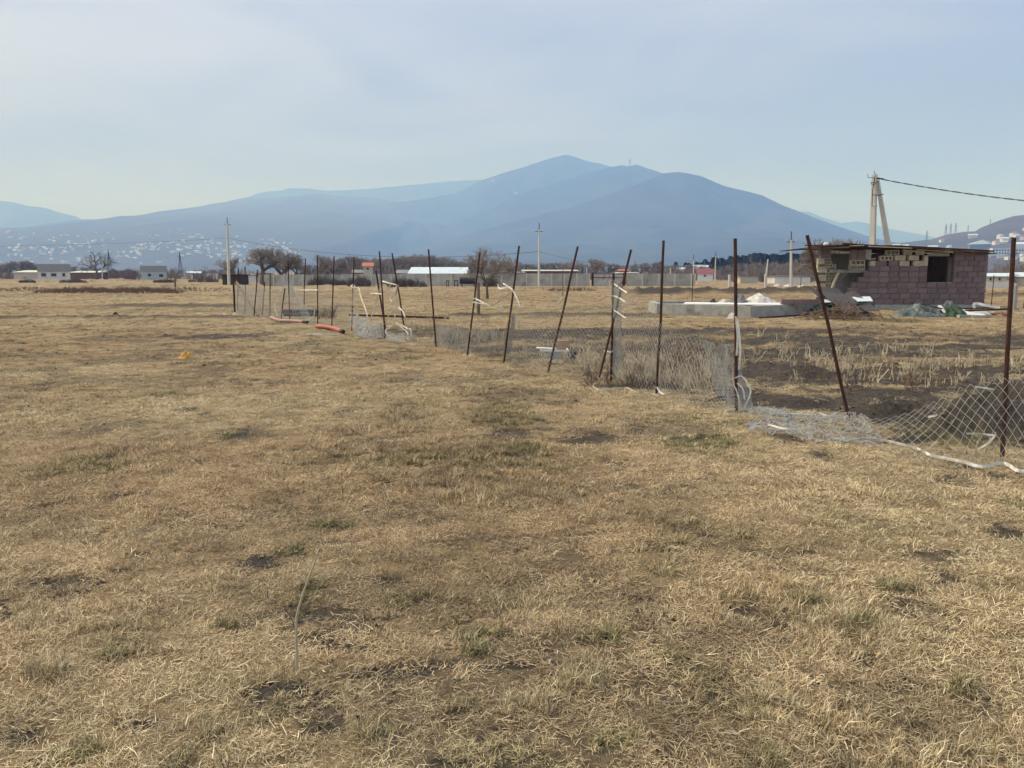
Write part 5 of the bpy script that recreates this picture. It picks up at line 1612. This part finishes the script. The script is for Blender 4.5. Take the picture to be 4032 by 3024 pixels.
# ------------------------------------------------------------------ fence posts
POSTS = [  # (bottom px, py), (top px, py), radius, label
 ((3947, 1787), (3992, 935), .023, 'nearest rusty fence post by the standing chain link net'),
 ((3344, 1655), (3178, 926), .023, 'rusty fence post tilted away from the hut, foot in the crumpled net'),
 ((2899, 1626), (2895, 939), .024, 'upright rusty post with white strip looped at its foot'),
 ((2585, 1550), (2613, 947), .021, 'tall rusty post rising from the middle of the sagging net'),
 ((2406, 1500), (2416, 1075), .021, 'short rusty post beside the rolled net bundle'),
 ((2355, 1502), (2485, 983), .020, 'long rusty post leaning across the rolled net bundle'),
 ((2158, 1466), (2275, 971), .021, 'rusty post leaning in front of the white tub'),
 ((1984, 1431), (2044, 968), .021, 'rusty post with white strips knotted halfway up'),
 ((1840, 1402), (1890, 993), .020, 'rusty post joined by white strip to its neighbour'),
 ((1717, 1368), (1687, 982), .021, 'bare rusty post standing alone without any strip'),
 ((1600, 1342), (1544, 997), .021, 'rusty post leaning under a tangle of white strips'),
 ((1517, 1334), (1494, 990), .022, 'rusty post with a white bar tied across to the next'),
 ((1517, 1290), (1480, 1066), .030, 'stout dark post just behind the strip tangle'),
 ((1385, 1302), (1394, 1013), .021, 'rusty post holding a white strip like a bent frame'),
 ((1306, 1291), (1316, 1009), .021, 'rusty post over the bright red pipe'),
 ((1251, 1276), (1250, 1005), .021, 'rusty post between the red and the pink pipe'),
 ((1196, 1240), (1203, 1018), .022, 'far row rusty post above the black pipe bundle'),
 ((1141, 1264), (1134, 1025), .022, 'rusty post at the peak of the tent shaped net'),
 ((1107, 1263), (1121, 1135), .022, 'short slanting rod inside the tent shaped net'),
 ((1063, 1256), (1064, 1076), .022, 'rusty post at the end of the pink pipe'),
 ((1033, 1240), (1043, 1110), .022, 'short thin post near the fence corner brace'),
 ((1000, 1250), (1015, 1062), .024, 'post crossed by the diagonal corner brace'),
 ((965, 1236), (965, 1049), .024, 'straight thin post near the fence corner'),
 ((935, 1222), (939, 1055), .024, 'slim back post close to the corner post'),
 ((925, 1230), (918, 1090), .05, 'thick grey corner post of the fence'),
]
POSTY = []
for k, (b, tp, r, lb) in enumerate(POSTS):
    a = G(*b); q = W(tp[0], tp[1], a.y); r *= .82
    POSTY.append((b[0], a.y))
    mid = a.lerp(q, .5) + Vector((RNG.gauss(0, .006), RNG.gauss(0, .006), 0))
    o = MB().tube([a - Vector((0, 0, .08)), a, a.lerp(q, .25), mid, a.lerp(q, .8), q], r, 8).build('fence_post', M['rust' if r < .045 else 'oldwood'], None, a)
    tag(o, lb, 'fence post', 'posts of the old wire fence')
a, b = G(1017, 1252), W(931, 1110, G(925, 1230).y)
tag(MB().tube([a, b], .045, 8).build('brace_pole', M['oldwood'], None, a), 'thick diagonal brace pole at the fence corner', 'pole')
# fence line: distance for a pixel column
_fp = sorted([(3947, G(3947, 1787).y), (3344, G(3344, 1655).y), (2899, G(2899, 1626).y), (2585, G(2585, 1550).y), (2406, G(2406, 1500).y), (2158, G(2158, 1466).y), (1984, G(1984, 1431).y), (1840, G(1840, 1402).y),
              (1717, G(1717, 1368).y), (1517, G(1517, 1334).y), (1385, G(1385, 1302).y), (1251, G(1251, 1276).y), (1063, G(1063, 1256).y), (925, G(925, 1230).y), (4400, 5.6)])
def FY(px): return float(np.interp(px, [p for p, q in _fp], [q for p, q in _fp]))

# ------------------------------------------------------------------ chain link nets
def netting(name, label, bot, top, cell=.06, r=.0016, crump=0.0, seed=0, rows=None, forward=0.0, squeeze=1.0, ground=True):
    """diamond mesh of wires between a bottom line (on the ground) and a top line, given in photograph pixels"""
    B = [G(*p) for p in bot]
    T = [W(p[0], p[1], FY(p[0]) if len(p) < 3 else p[2]) for p in top]
    def line(P):
        d = np.array([0] + [(P[i + 1] - P[i]).length for i in range(len(P) - 1)]).cumsum()
        return d, np.array([[c.x, c.y, c.z] for c in P])
    db, pb = line(B); dt, pt = line(T)
    Lg = max(db[-1], dt[-1]) * squeeze
    hmean = np.mean([(T[int(i * (len(T) - 1) / 8)] - B[int(i * (len(B) - 1) / 8)]).length for i in range(9)])
    nu = max(4, int(Lg / (cell / 2))); nv = rows or max(4, int(max(hmean, .25) * 1.12 / (cell / 2)))
    U, V = np.meshgrid(np.linspace(0, 1, nu + 1), np.linspace(0, 1, nv + 1), indexing='ij')
    def at(d, p, u):
        return np.stack([np.interp(u * d[-1], d, p[:, k]) for k in range(3)], -1)
    Pb, Pt = at(db, pb, U), at(dt, pt, U)
    P = Pb * (1 - V[..., None]) + Pt * V[..., None]
    s = seed * 7.7
    P[..., 1] -= forward * np.sin(np.pi * V) * (.6 + .8 * fbm(U * Lg * 1.2 + s, V * 2, seed, 3))
    w = .012 + crump
    for k, sc in ((0, 1.0), (1, 1.3), (2, .8)):
        P[..., k] += w * sc * 2 * (fbm(U * Lg * (1.6 + 5 * crump * 10 * .3) + s + 3 * k, V * hmean * (2.0 + 14 * crump) + k * 5, seed + k, 3, .6) - .5)
    if crump:
        fq = 9.0
        for k in range(3):
            P[..., k] += crump * .9 * (fbm(U * Lg * fq + s - 3 * k, V * hmean * fq * 1.3 + k * 9, seed + 20 + k, 3, .7) - .5)
    # keep above the ground
    gzv = gz(P[..., 0], P[..., 1]) + .012
    if ground: P[..., 2] = np.maximum(P[..., 2], gzv)
    I, J = np.meshgrid(np.arange(nu + 1), np.arange(nv + 1), indexing='ij')
    ev = (I + J) % 2 == 0
    e0, e1 = [], []
    for di in (-1, 1):
        m = ev[:, :-1] & (I[:, :-1] + di >= 0) & (I[:, :-1] + di <= nu)
        ii, jj = I[:, :-1][m], J[:, :-1][m]
        e0.append(P[ii, jj]); e1.append(P[ii + di, jj + 1])
    e0 = np.concatenate(e0); e1 = np.concatenate(e1)
    d = e1 - e0; d /= np.maximum(np.linalg.norm(d, axis=1, keepdims=True), 1e-9)
    ref = np.where(np.abs(d[:, 2:3]) < .9, np.array([[0, 0, 1.0]]), np.array([[1.0, 0, 0]]))
    a = np.cross(d, ref); a /= np.linalg.norm(a, axis=1, keepdims=True); b = np.cross(d, a)
    org = B[0]
    vs = []
    for q in (e0, e1):
        for k in range(3):
            an = 2 * math.pi * k / 3
            vs.append(q + (a * math.cos(an) + b * math.sin(an)) * r)
    vs = np.stack(vs, 1) - np.array([org.x, org.y, org.z])
    n = len(e0)
    base = (np.arange(n) * 6)[:, None]
    f = np.concatenate([base + np.array([[0, 1, 4, 3]]), base + np.array([[1, 2, 5, 4]]), base + np.array([[2, 0, 3, 5]])])
    me = bpy.data.meshes.new(name)
    me.vertices.add(n * 6); me.vertices.foreach_set('co', vs.astype(np.float32).ravel())
    me.loops.add(len(f) * 4); me.loops.foreach_set('vertex_index', f.astype(np.int32).ravel())
    me.polygons.add(len(f)); me.polygons.foreach_set('loop_start', np.arange(0, len(f) * 4, 4, dtype=np.int32))
    me.update(calc_edges=True); me.materials.append(M['galv'])
    tag(link(name, me, None, org), label, 'wire net', 'chain link nets of the old fence')
netting('wire_net', 'chain link net standing at the nearest rusty post', [(3300, 1750), (3400, 1757), (3500, 1780), (3600, 1812), (3700, 1832), (3800, 1846), (3930, 1832), (4100, 1895), (4300, 1960)],
        [(3360, 1668), (3430, 1650), (3520, 1640), (3620, 1610), (3700, 1570), (3800, 1515), (3950, 1488), (4100, 1440), (4300, 1400)], .115, .0017, .004, 1, rows=13, forward=-.05)
netting('wire_net', 'crumpled silver net lying flat around the tilted post', [(2955, 1694), (3050, 1722), (3160, 1742), (3300, 1753), (3440, 1768)], [(2985, 1598), (3080, 1602), (3180, 1632), (3290, 1622), (3350, 1618), (3440, 1652)], .06, .0024, .12, 2, rows=26, squeeze=1.8)
netting('wire_net', 'net sagging from the rolled bundle down to the strip looped post', [(2408, 1500), (2480, 1522), (2585, 1550), (2680, 1592), (2760, 1614), (2860, 1634), (2965, 1640)],
        [(2418, 1125), (2480, 1150), (2530, 1185), (2600, 1265), (2690, 1320), (2760, 1325), (2810, 1375), (2880, 1490), (2960, 1560)], .085, .0018, .022, 3)
netting('wire_net', 'torn curtain of net collapsing at the strip looped post', [(2830, 1560), (2880, 1610), (2940, 1625), (2975, 1615)], [(2780, 1340), (2820, 1360), (2868, 1350), (2880, 1385)], .06, .0017, .035, 14, squeeze=2.6)
netting('wire_net', 'long net hanging behind the white tub', [(1990, 1434), (2080, 1452), (2158, 1468), (2280, 1484), (2400, 1498)], [(2010, 1225), (2120, 1213), (2240, 1195), (2330, 1200), (2408, 1205)], .085, .0017, .018, 4)
netting('wire_net', 'tightly gathered net bundle standing between two crossed posts', [(2400, 1495), (2420, 1497), (2440, 1500)], [(2412, 1098), (2432, 1105), (2452, 1120)], .06, .0018, .03, 5, squeeze=6)
netting('wire_net', 'slack net gathered on the strip knotted post', [(1980, 1400), (1995, 1405), (2010, 1408)], [(2010, 1235), (2022, 1238), (2032, 1243)], .06, .0017, .05, 15, squeeze=5)
netting('wire_net', 'low slumped net between the lone post and the strip joined posts', [(1717, 1366), (1790, 1380), (1850, 1395), (1920, 1402), (1985, 1412)], [(1712, 1285), (1790, 1282), (1850, 1292), (1920, 1300), (1990, 1322)], .06, .0018, .03, 6, squeeze=1.8)
netting('wire_net', 'balled net lying beside the bent white strip', [(1392, 1312), (1430, 1334), (1480, 1338), (1515, 1336)], [(1385, 1228), (1420, 1250), (1470, 1268), (1515, 1272)], .07, .0022, .08, 7, squeeze=2.2)
netting('wire_net', 'small net scrap under the looped white frame', [(1518, 1338), (1560, 1352), (1610, 1350), (1640, 1345)], [(1520, 1300), (1560, 1322), (1612, 1300), (1640, 1325)], .06, .0018, .03, 8, squeeze=1.5)
netting('wire_net', 'tent shaped net pinned to the far post', [(1082, 1262), (1110, 1264), (1141, 1266), (1195, 1268), (1240, 1274)], [(1128, 1118), (1132, 1112), (1136, 1108), (1142, 1112), (1150, 1125)], .08, .0024, .01, 9)
netting('wire_net', 'far stretch of net standing at the fence corner', [(928, 1232), (965, 1238), (1010, 1250), (1063, 1258), (1100, 1262)], [(922, 1112), (965, 1125), (1010, 1120), (1063, 1140), (1128, 1130)], .08, .0022, .01, 10)
netting('wire_net', 'thin net wall running back behind the red pipe', [(1150, 1262), (1250, 1274), (1310, 1285), (1385, 1296)], [(1150, 1150), (1250, 1160), (1310, 1165), (1385, 1195)], .08, .0017, .01, 11)

# ------------------------------------------------------------------ white plastic strips
def strips(name, label, lines, w=.026, group='white plastic strips on the fence'):
    allp = []
    for ln in lines:
        ref = ln[0] if not isinstance(ln[0], tuple) else None
        P = ln[1:] if ref is not None else ln
        pts = []
        for q in P:
            if ref == 'g': pts.append(G(q[0], q[1]) + Vector((0, 0, .03)))
            else:
                Y = ref if ref is not None else FY(q[0]) - .03
                v = W(q[0], q[1], Y)
                v.z = max(v.z, float(gz(v.x, v.y)) + .02)
                pts.append(v)
        allp.append(pts)
    o0 = allp[0][0]
    if len(allp) == 1:
        o = MB().ribbon(allp[0], w * .8, .002, 3.0, len(label)).build(name, M['strip'], None, o0)
        return tag(o, label, 'strip', group)
    t = thing(name, label, 'strip', o0, group)
    for i, pts in enumerate(allp):
        MB().ribbon(pts, w * .8, .002, 3.0, i + len(label)).build('strip', M['strip'], t)
    return t
strips('plastic_strip', 'long white strip edging the foot of the nearest net', [['g', (3253, 1726), (3334, 1745), (3402, 1736), (3483, 1742), (3553, 1758), (3610, 1773), (3664, 1797), (3719, 1809), (3791, 1824), (3866, 1839), (3951, 1827), (4002, 1857), (4050, 1866), (4200, 1930)]], .034)
strips('strip_tangle', 'tangle of white strips arched over the crumpled net', [[(2943, 1668), (2995, 1612), (3041, 1612), (3074, 1626), (3171, 1691), (3212, 1710)], [(2992, 1623), (3057, 1637), (3130, 1648), (3206, 1668), (3272, 1677)], ['g', (3025, 1688), (3095, 1704), (3171, 1698), (3239, 1682)],
        ['g', (3206, 1648), (3222, 1640), (3263, 1655), (3274, 1669)], [(3299, 1667), (3323, 1650), (3347, 1658), (3346, 1664)], [(2995, 1615), (3002, 1650), (3000, 1680)], [(3040, 1625), (3044, 1650), (3040, 1670)]], .024)
strips('plastic_strip', 'short white strip lying left of the crumpled net', [['g', (2946, 1710), (2965, 1700), (2992, 1699)]], .04)
strips('plastic_strip', 'straight white strip on the grass at the strip looped post', [['g', (2866, 1629), (2905, 1626), (2960, 1622)]], .03)
strips('strip_tangle', 'white strips curling around the foot of the upright post', [[(2844, 1621), (2857, 1598), (2880, 1575)], [(2850, 1554), (2848, 1538), (2852, 1522), (2875, 1499), (2898, 1488), (2919, 1481), (2937, 1499), (2953, 1529), (2955, 1547), (2946, 1573), (2935, 1595), (2930, 1618)],
        [(2887, 1450), (2887, 1499), (2900, 1538), (2910, 1575), (2914, 1616)], [(2903, 1508), (2926, 1534), (2932, 1575)]], .022)
strips('strip_tangle', 'white strip hanging down the upright post from its middle', [[(2893, 1253), (2898, 1250), (2907, 1286), (2915, 1382), (2910, 1455)], [(2898, 1254), (2904, 1334), (2900, 1400)]], .026)
strips('plastic_strip', 'white strip knotted low on the tall middle post', [[(2579, 1528), (2588, 1527), (2598, 1543), (2613, 1563)]], .032)
strips('plastic_strip', 'wavy white strip lying along the grass below the rolled bundle', [['g', (2329, 1522), (2357, 1539), (2421, 1536), (2469, 1534), (2502, 1549), (2541, 1552), (2589, 1563)]], .028)
strips('strip_tangle', 'three white strips tied round the short post of the rolled bundle', [[(2418, 1117), (2439, 1133), (2469, 1153)], [(2359, 1181), (2370, 1178), (2390, 1166), (2412, 1165), (2436, 1172), (2463, 1190)], [(2418, 1222), (2440, 1236), (2463, 1252)], [(2380, 1380), (2405, 1386), (2415, 1380)]], .022)
strips('strip_tangle', 'white strips strung in a V between two leaning posts', [[(1853, 1201), (1867, 1175), (1932, 1203), (1981, 1173), (2021, 1144)], [(1960, 1118), (1962, 1130), (1972, 1136), (2001, 1130), (2021, 1144)], [(1981, 1116), (2001, 1128), (2021, 1144)], [(2021, 1146), (2038, 1181), (2046, 1205)], [(1863, 1189), (1895, 1196), (1930, 1203)], [(1985, 1177), (1975, 1205), (1960, 1234)]], .03)
strips('plastic_strip', 'single white strip drooping from the post before the tub', [[(2223, 1165), (2205, 1181), (2192, 1201)]], .03)
strips('strip_tangle', 'white strip bent like a frame down to the balled net', [[(1388, 1131), (1412, 1135), (1420, 1167), (1446, 1247), (1414, 1269), (1399, 1294), (1403, 1314), (1440, 1332), (1501, 1334)], [(1393, 1135), (1391, 1170), (1389, 1204)], [(1375, 1228), (1395, 1210)]], .04)
strips('strip_tangle', 'drooping bunch of white strips between two leaning posts over a loop', [[(1503, 1106), (1535, 1115), (1568, 1123)], [(1568, 1123), (1556, 1175), (1555, 1269)], [(1555, 1269), (1535, 1288), (1517, 1306), (1550, 1340)], [(1555, 1269), (1578, 1277), (1603, 1293), (1617, 1297), (1617, 1334), (1599, 1330), (1607, 1314), (1582, 1289), (1560, 1272)],
        [(1568, 1123), (1552, 1140), (1542, 1157)], [(1565, 1128), (1538, 1167), (1542, 1184), (1558, 1165)], [(1503, 1106), (1485, 1175), (1460, 1253)], [(1456, 1155), (1480, 1155), (1505, 1158)], [(1517, 1265), (1535, 1235), (1550, 1208)], [(1570, 1210), (1585, 1225), (1595, 1250)], [(1540, 1120), (1525, 1140), (1520, 1160)]], .036)
strips('strip_tangle', 'white strips outlining the tent shaped net', [[(1135, 1098), (1125, 1118), (1110, 1139)], [(1110, 1139), (1084, 1171), (1082, 1208), (1094, 1245)], [(1161, 1141), (1205, 1142), (1251, 1141)]], .04)
strips('plastic_strip', 'pale slanting stick between the two coloured pipes', [[(1218, 1289), (1235, 1245), (1239, 1220)]], .04)
strips('plastic_strip', 'white strip lying on the grass before the red pipe', [['g', (1180, 1318), (1257, 1319), (1338, 1317)]], .035)
strips('strip_tangle', 'white strip caught on the nearest net', [[6.5, (3655, 1641), (3682, 1637), (3690, 1632)], [6.35, (3850, 1770), (3890, 1745), (3915, 1718), (3922, 1700)], [6.5, (3805, 1707), (3860, 1709), (3915, 1714)], [6.9, (3840, 1523), (3880, 1528), (3915, 1534)]], .02)

# ------------------------------------------------------------------ pipes, beam, tub and other rubbish by the fence
def pipe(label, pts, r, m, end=None, name='plastic_pipe'):
    P = [G(*p) + Vector((0, 0, r)) for p in pts]
    t = thing(name, label, 'pipe', P[0])
    MB().tube(smooth_line(P, 5), r, 12).build('tube', M[m], t, None, True)
    if end:
        d = (P[-1] - P[-2]).normalized()
        MB().tube([P[-1] - d * .02, P[-1] + d * .22], [r * .92, r * .9], 12).build('end_cap', M['dark'], t)
pipe('bright red pipe lying along the fence', [(1248, 1294), (1300, 1298), (1345, 1312)], .058, 'red_pipe', True)
pipe('faded pink pipe wrapped along the fence', [(1068, 1258), (1100, 1267), (1150, 1270), (1196, 1274)], .052, 'pink_pipe', True)
for k, (a, b, lb) in enumerate(((1110, 1170, 'black pipe bundle behind the pink pipe'), (1172, 1240, 'second black pipe bundle behind the net'))):
    p0, p1 = G(a, 1246), G(b, 1247)
    t = thing('pipe_bundle', lb, 'pipe', p0)
    for i in range(4):
        o = Vector((RNG.uniform(-.1, .1), .12 * i, .07 + (.1 if i % 2 else 0)))
        MB().tube([p0 + o, p1 + o + Vector((0, 0, RNG.uniform(-.02, .02)))], .075, 8).build('tube', M['dark'], t)
p0, p1 = G(1375, 1244), G(1765, 1256)
tag(MB().bar(p0 + Vector((0, 0, .035)), p1 + Vector((0, 0, .03)), .07, .07).build('steel_beam', M['rust'], None, p0), 'long rusty steel beam lying behind the fence', 'beam')
def tub():
    p = G(2182, 1416)
    k = p.y / F
    t = thing('plastic_tub', 'grey white plastic tub behind the leaning post', 'tub', p)
    w0, w1, h = 96 * k / 2, 102 * k / 2, 38 * k
    d0, d1 = .16, .19
    vs = []
    for (w, d, z) in ((w0, d0, 0), (w1, d1, h), (w1 - .02, d1 - .02, h), (w0 - .02, d0 - .02, .03)):
        vs += [(p.x - w, p.y - d, p.z + z), (p.x + w, p.y - d, p.z + z), (p.x + w, p.y + d, p.z + z), (p.x - w, p.y + d, p.z + z)]
    fs = [(0, 3, 2, 1), (12, 13, 14, 15)]
    for l in range(3):
        for i in range(4): fs.append((l * 4 + i, l * 4 + (i + 1) % 4, l * 4 + 4 + (i + 1) % 4, l * 4 + 4 + i))
    MB().add(vs, fs).build('tub_body', M['tub'], t)
    rim = MB()
    for s in (-1, 1):
        rim.box((p.x, p.y + s * d1, p.z + h), (2 * w1 + .06, .035, .03)); rim.box((p.x + s * w1, p.y, p.z + h), (.035, 2 * d1 - .04, .028))
    rim.build('rim', M['white'], t)
    q = Vector((p.x + .14, p.y + .02, p.z + h + .08))
    MB().box(q, (38 * k, .02, 42 * k), Matrix.Rotation(.25, 3, 'X')).build('flap', M['card'], t)
    b = MB().box((p.x - .17, p.y - .02, p.z + h + .03), (.32, .2, .02), Matrix.Rotation(.06, 3, 'Y')).build('white_board', M['white'], None, (p.x - .17, p.y - .02, p.z + h + .03))
    tag(b, 'white board lying across the plastic tub', 'board')
tub()
heap('orange_bag', 'crumpled orange plastic bag on the open grass', 'bag', 706, 762, 1412, 1385, .22, 'orange', 21, None, None, .5)
heap('dark_clod', 'dark clod on the grass right of the orange bag', 'clod', 1302, 1332, 1408, 1397, .07, 'clod', 22)
for k, (a, b, c, d, lb, m) in enumerate([(880, 935, 1395, 1388, 'flat white scrap beyond the orange bag', 'tarp_white'), (1657, 1690, 1411, 1405, 'white scrap on the grass below the lone post', 'tarp_white'), (2375, 2397, 1562, 1556, 'white scrap below the rolled bundle', 'tarp_white'),
                                         (2618, 2655, 2157, 2148, 'small bright white paper scrap in the middle foreground', 'white'), (3150, 3172, 2268, 2238, 'small white wrapper on the right foreground grass', 'white'), (3765, 3780, 2432, 2424, 'tiny white crumb near the right edge', 'white'),
                                         (1640, 1668, 2092, 2080, 'pale leaf scrap left of the foreground centre', 'stone'), (2150, 2195, 2606, 2578, 'pale stone beside a bare dark patch', 'stone'), (2365, 2395, 2470, 2448, 'small pale stone in the foreground grass', 'stone'), (2805, 2855, 2484, 2472, 'flat yellowish bark scrap beside a grey patch', 'wood'),
                                         (3845, 3885, 3000, 2950, 'rounded pale stone near the bottom right corner', 'stone'), (3925, 3965, 2990, 2948, 'round dark stone in the bottom right corner', 'clod'), (1850, 1875, 2530, 2512, 'small pale stone left of the foreground tussock', 'stone'), (2620, 2665, 2712, 2685, 'whitish flat stone in the lower foreground', 'stone'),
                                         (1380, 1400, 1130, 1118, 'white lump on the far grass below the bramble', 'white'), (1222, 1236, 1121, 1113, 'white ball on the far grass under the bushes', 'white'), (1645, 1668, 1126, 1118, 'two pale lumps on the far grass before the wall', 'stone'),
                                         (2288, 2320, 1122, 1114, 'white pile at the foot of the far wall', 'tarp_white'), (2735, 2762, 1127, 1114, 'orange rubble pile at the end of the panel wall', 'card'), (3045, 3080, 1128, 1117, 'white covered heap beyond the earth bank', 'tarp_white'), (3082, 3130, 1128, 1119, 'white wrapped bales on the earth bank', 'tarp_white'), (3140, 3175, 1130, 1121, 'white scrap metal heap beside the short rusty rod', 'tarp_white'),
                                         (440, 470, 1243, 1225, 'dark stump like lump on the far rut line', 'clod'), (765, 800, 1236, 1230, 'pale slab on the far rut line', 'stone'), (560, 590, 1152, 1146, 'white litter on the far weedy bank', 'white'), (910, 945, 1238, 1228, 'pale rubble beside the fence corner post', 'stone'), (860, 900, 1240, 1230, 'pale rubble lump left of the fence corner', 'stone'),
                                         (3390, 3425, 2598, 2582, 'dark clod with bark in the right foreground', 'clod'), (2290, 2330, 1478, 1462, 'dark clod behind the chain link net', 'clod'), (2235, 2290, 1412, 1388, 'black lump beside the plastic tub', 'dark')]):
    heap('litter' if m in ('tarp_white', 'white', 'wood', 'card') else 'stone' if m == 'stone' else 'earth_clod', lb, 'litter' if m in ('tarp_white', 'white', 'wood', 'card') else 'stone' if m == 'stone' else 'clod', a, b, c, d, max(.02, (b - a) * G((a + b) / 2, c).y / F * .4), m, 30 + k, rough=.3)

# the tall dry stem in the foreground
p = G(1170, 2640); Yp = p.y
pts = [p - Vector((0, 0, .02)), W(1168, 2560, Yp), W(1166, 2450, Yp), W(1180, 2380, Yp), W(1210, 2290, Yp), W(1238, 2215, Yp), W(1254, 2165, Yp)]
t = thing('dry_stem', 'single tall dry weed stem in the near field', 'stem', p)
MB().tube(smooth_line(pts, 4), [.0055] * 10 + [.004] * 15, 6).build('stalk', M['stalk'], t, None, True)
MB().tube(smooth_line([W(1238, 2215, Yp), W(1246, 2185, Yp), W(1262, 2160, Yp)], 3), .003, 5).build('seed_head', M['twig'], t)
MB().tube(smooth_line([W(1167, 2500, Yp), W(1150, 2440, Yp), W(1120, 2390, Yp)], 3), .0025, 5).build('side_twig', M['twig'], t)

# ------------------------------------------------------------------ clumps of cut dry stalks
def clump_mesh(seed, n):
    rg = random.Random(seed); V, Fc = [], []
    for i in range(n):
        p = Vector((rg.gauss(0, .045), rg.gauss(0, .04), -.02))
        d = Vector((rg.gauss(0, .42), rg.gauss(0, .3), 1)).normalized()
        L = rg.uniform(.08, .26); r = rg.uniform(.004, .0075)
        q = p + d * L * .55; d2 = (d + Vector((rg.gauss(0, .3), rg.gauss(0, .2), .1))).normalized(); q2 = q + d2 * L * .45
        tube_raw(V, Fc, p, q, r, r * .9, 4); tube_raw(V, Fc, q, q2, r * .9, r * .75, 4)
        if rg.random() < .45:
            e = q + Vector((rg.gauss(0, .8), rg.gauss(0, .4), rg.uniform(.3, 1))).normalized() * L * .5
            tube_raw(V, Fc, q, e, r * .8, r * .6, 4)
    me = bpy.data.meshes.new('stalk_clump'); me.from_pydata([tuple(v) for v in V], [], Fc); me.materials.append(M['stalk'])
    return me
CL = [clump_mesh(k, 5 + k) for k in range(7)]
spots = [(3317, 1452), (3330, 1446), (3458, 1418), (3472, 1412), (3525, 1385), (3552, 1388), (3639, 1402), (3568, 1488), (3592, 1502), (3678, 1470), (3686, 1520), (3772, 1518), (3790, 1500), (3917, 1456), (3936, 1518), (4003, 1500), (3239, 1440), (3212, 1446), (3267, 1470), (3345, 1478), (2880, 1440), (2930, 1450), (2955, 1432), (2830, 1400), (2990, 1335), (3100, 1338), (3170, 1412), (3205, 1410), (3130, 1400), (2980, 1395),
         (3660, 1440), (3700, 1425), (3840, 1430), (2790, 1430), (2905, 1400), (3060, 1370), (3300, 1395), (3400, 1380)]
rg = random.Random(19)
for i in range(70):
    spots.append((rg.uniform(2050, 2860), rg.triangular(1325, 1520, 1420)))
for i in range(46):
    spots.append((rg.uniform(3060, 4030), rg.triangular(1370, 1530, 1440)))
for i in range(22):
    spots.append((rg.uniform(1610, 2050), rg.uniform(1262, 1300)))
for i, (px, py) in enumerate(spots):
    q = G(px, py)
    o = link('stalk_clump', CL[rg.randrange(7)], None, q)
    s = rg.uniform(.7, 1.25); o.scale = (s, s, s * rg.uniform(.8, 1.15)); o.rotation_euler = (0, 0, rg.uniform(0, 6.28))
    tag(o, 'clump of pale cut dry stalks standing in the dug strip behind the fence', 'stalks', 'cut stalk clumps of the dug strip')
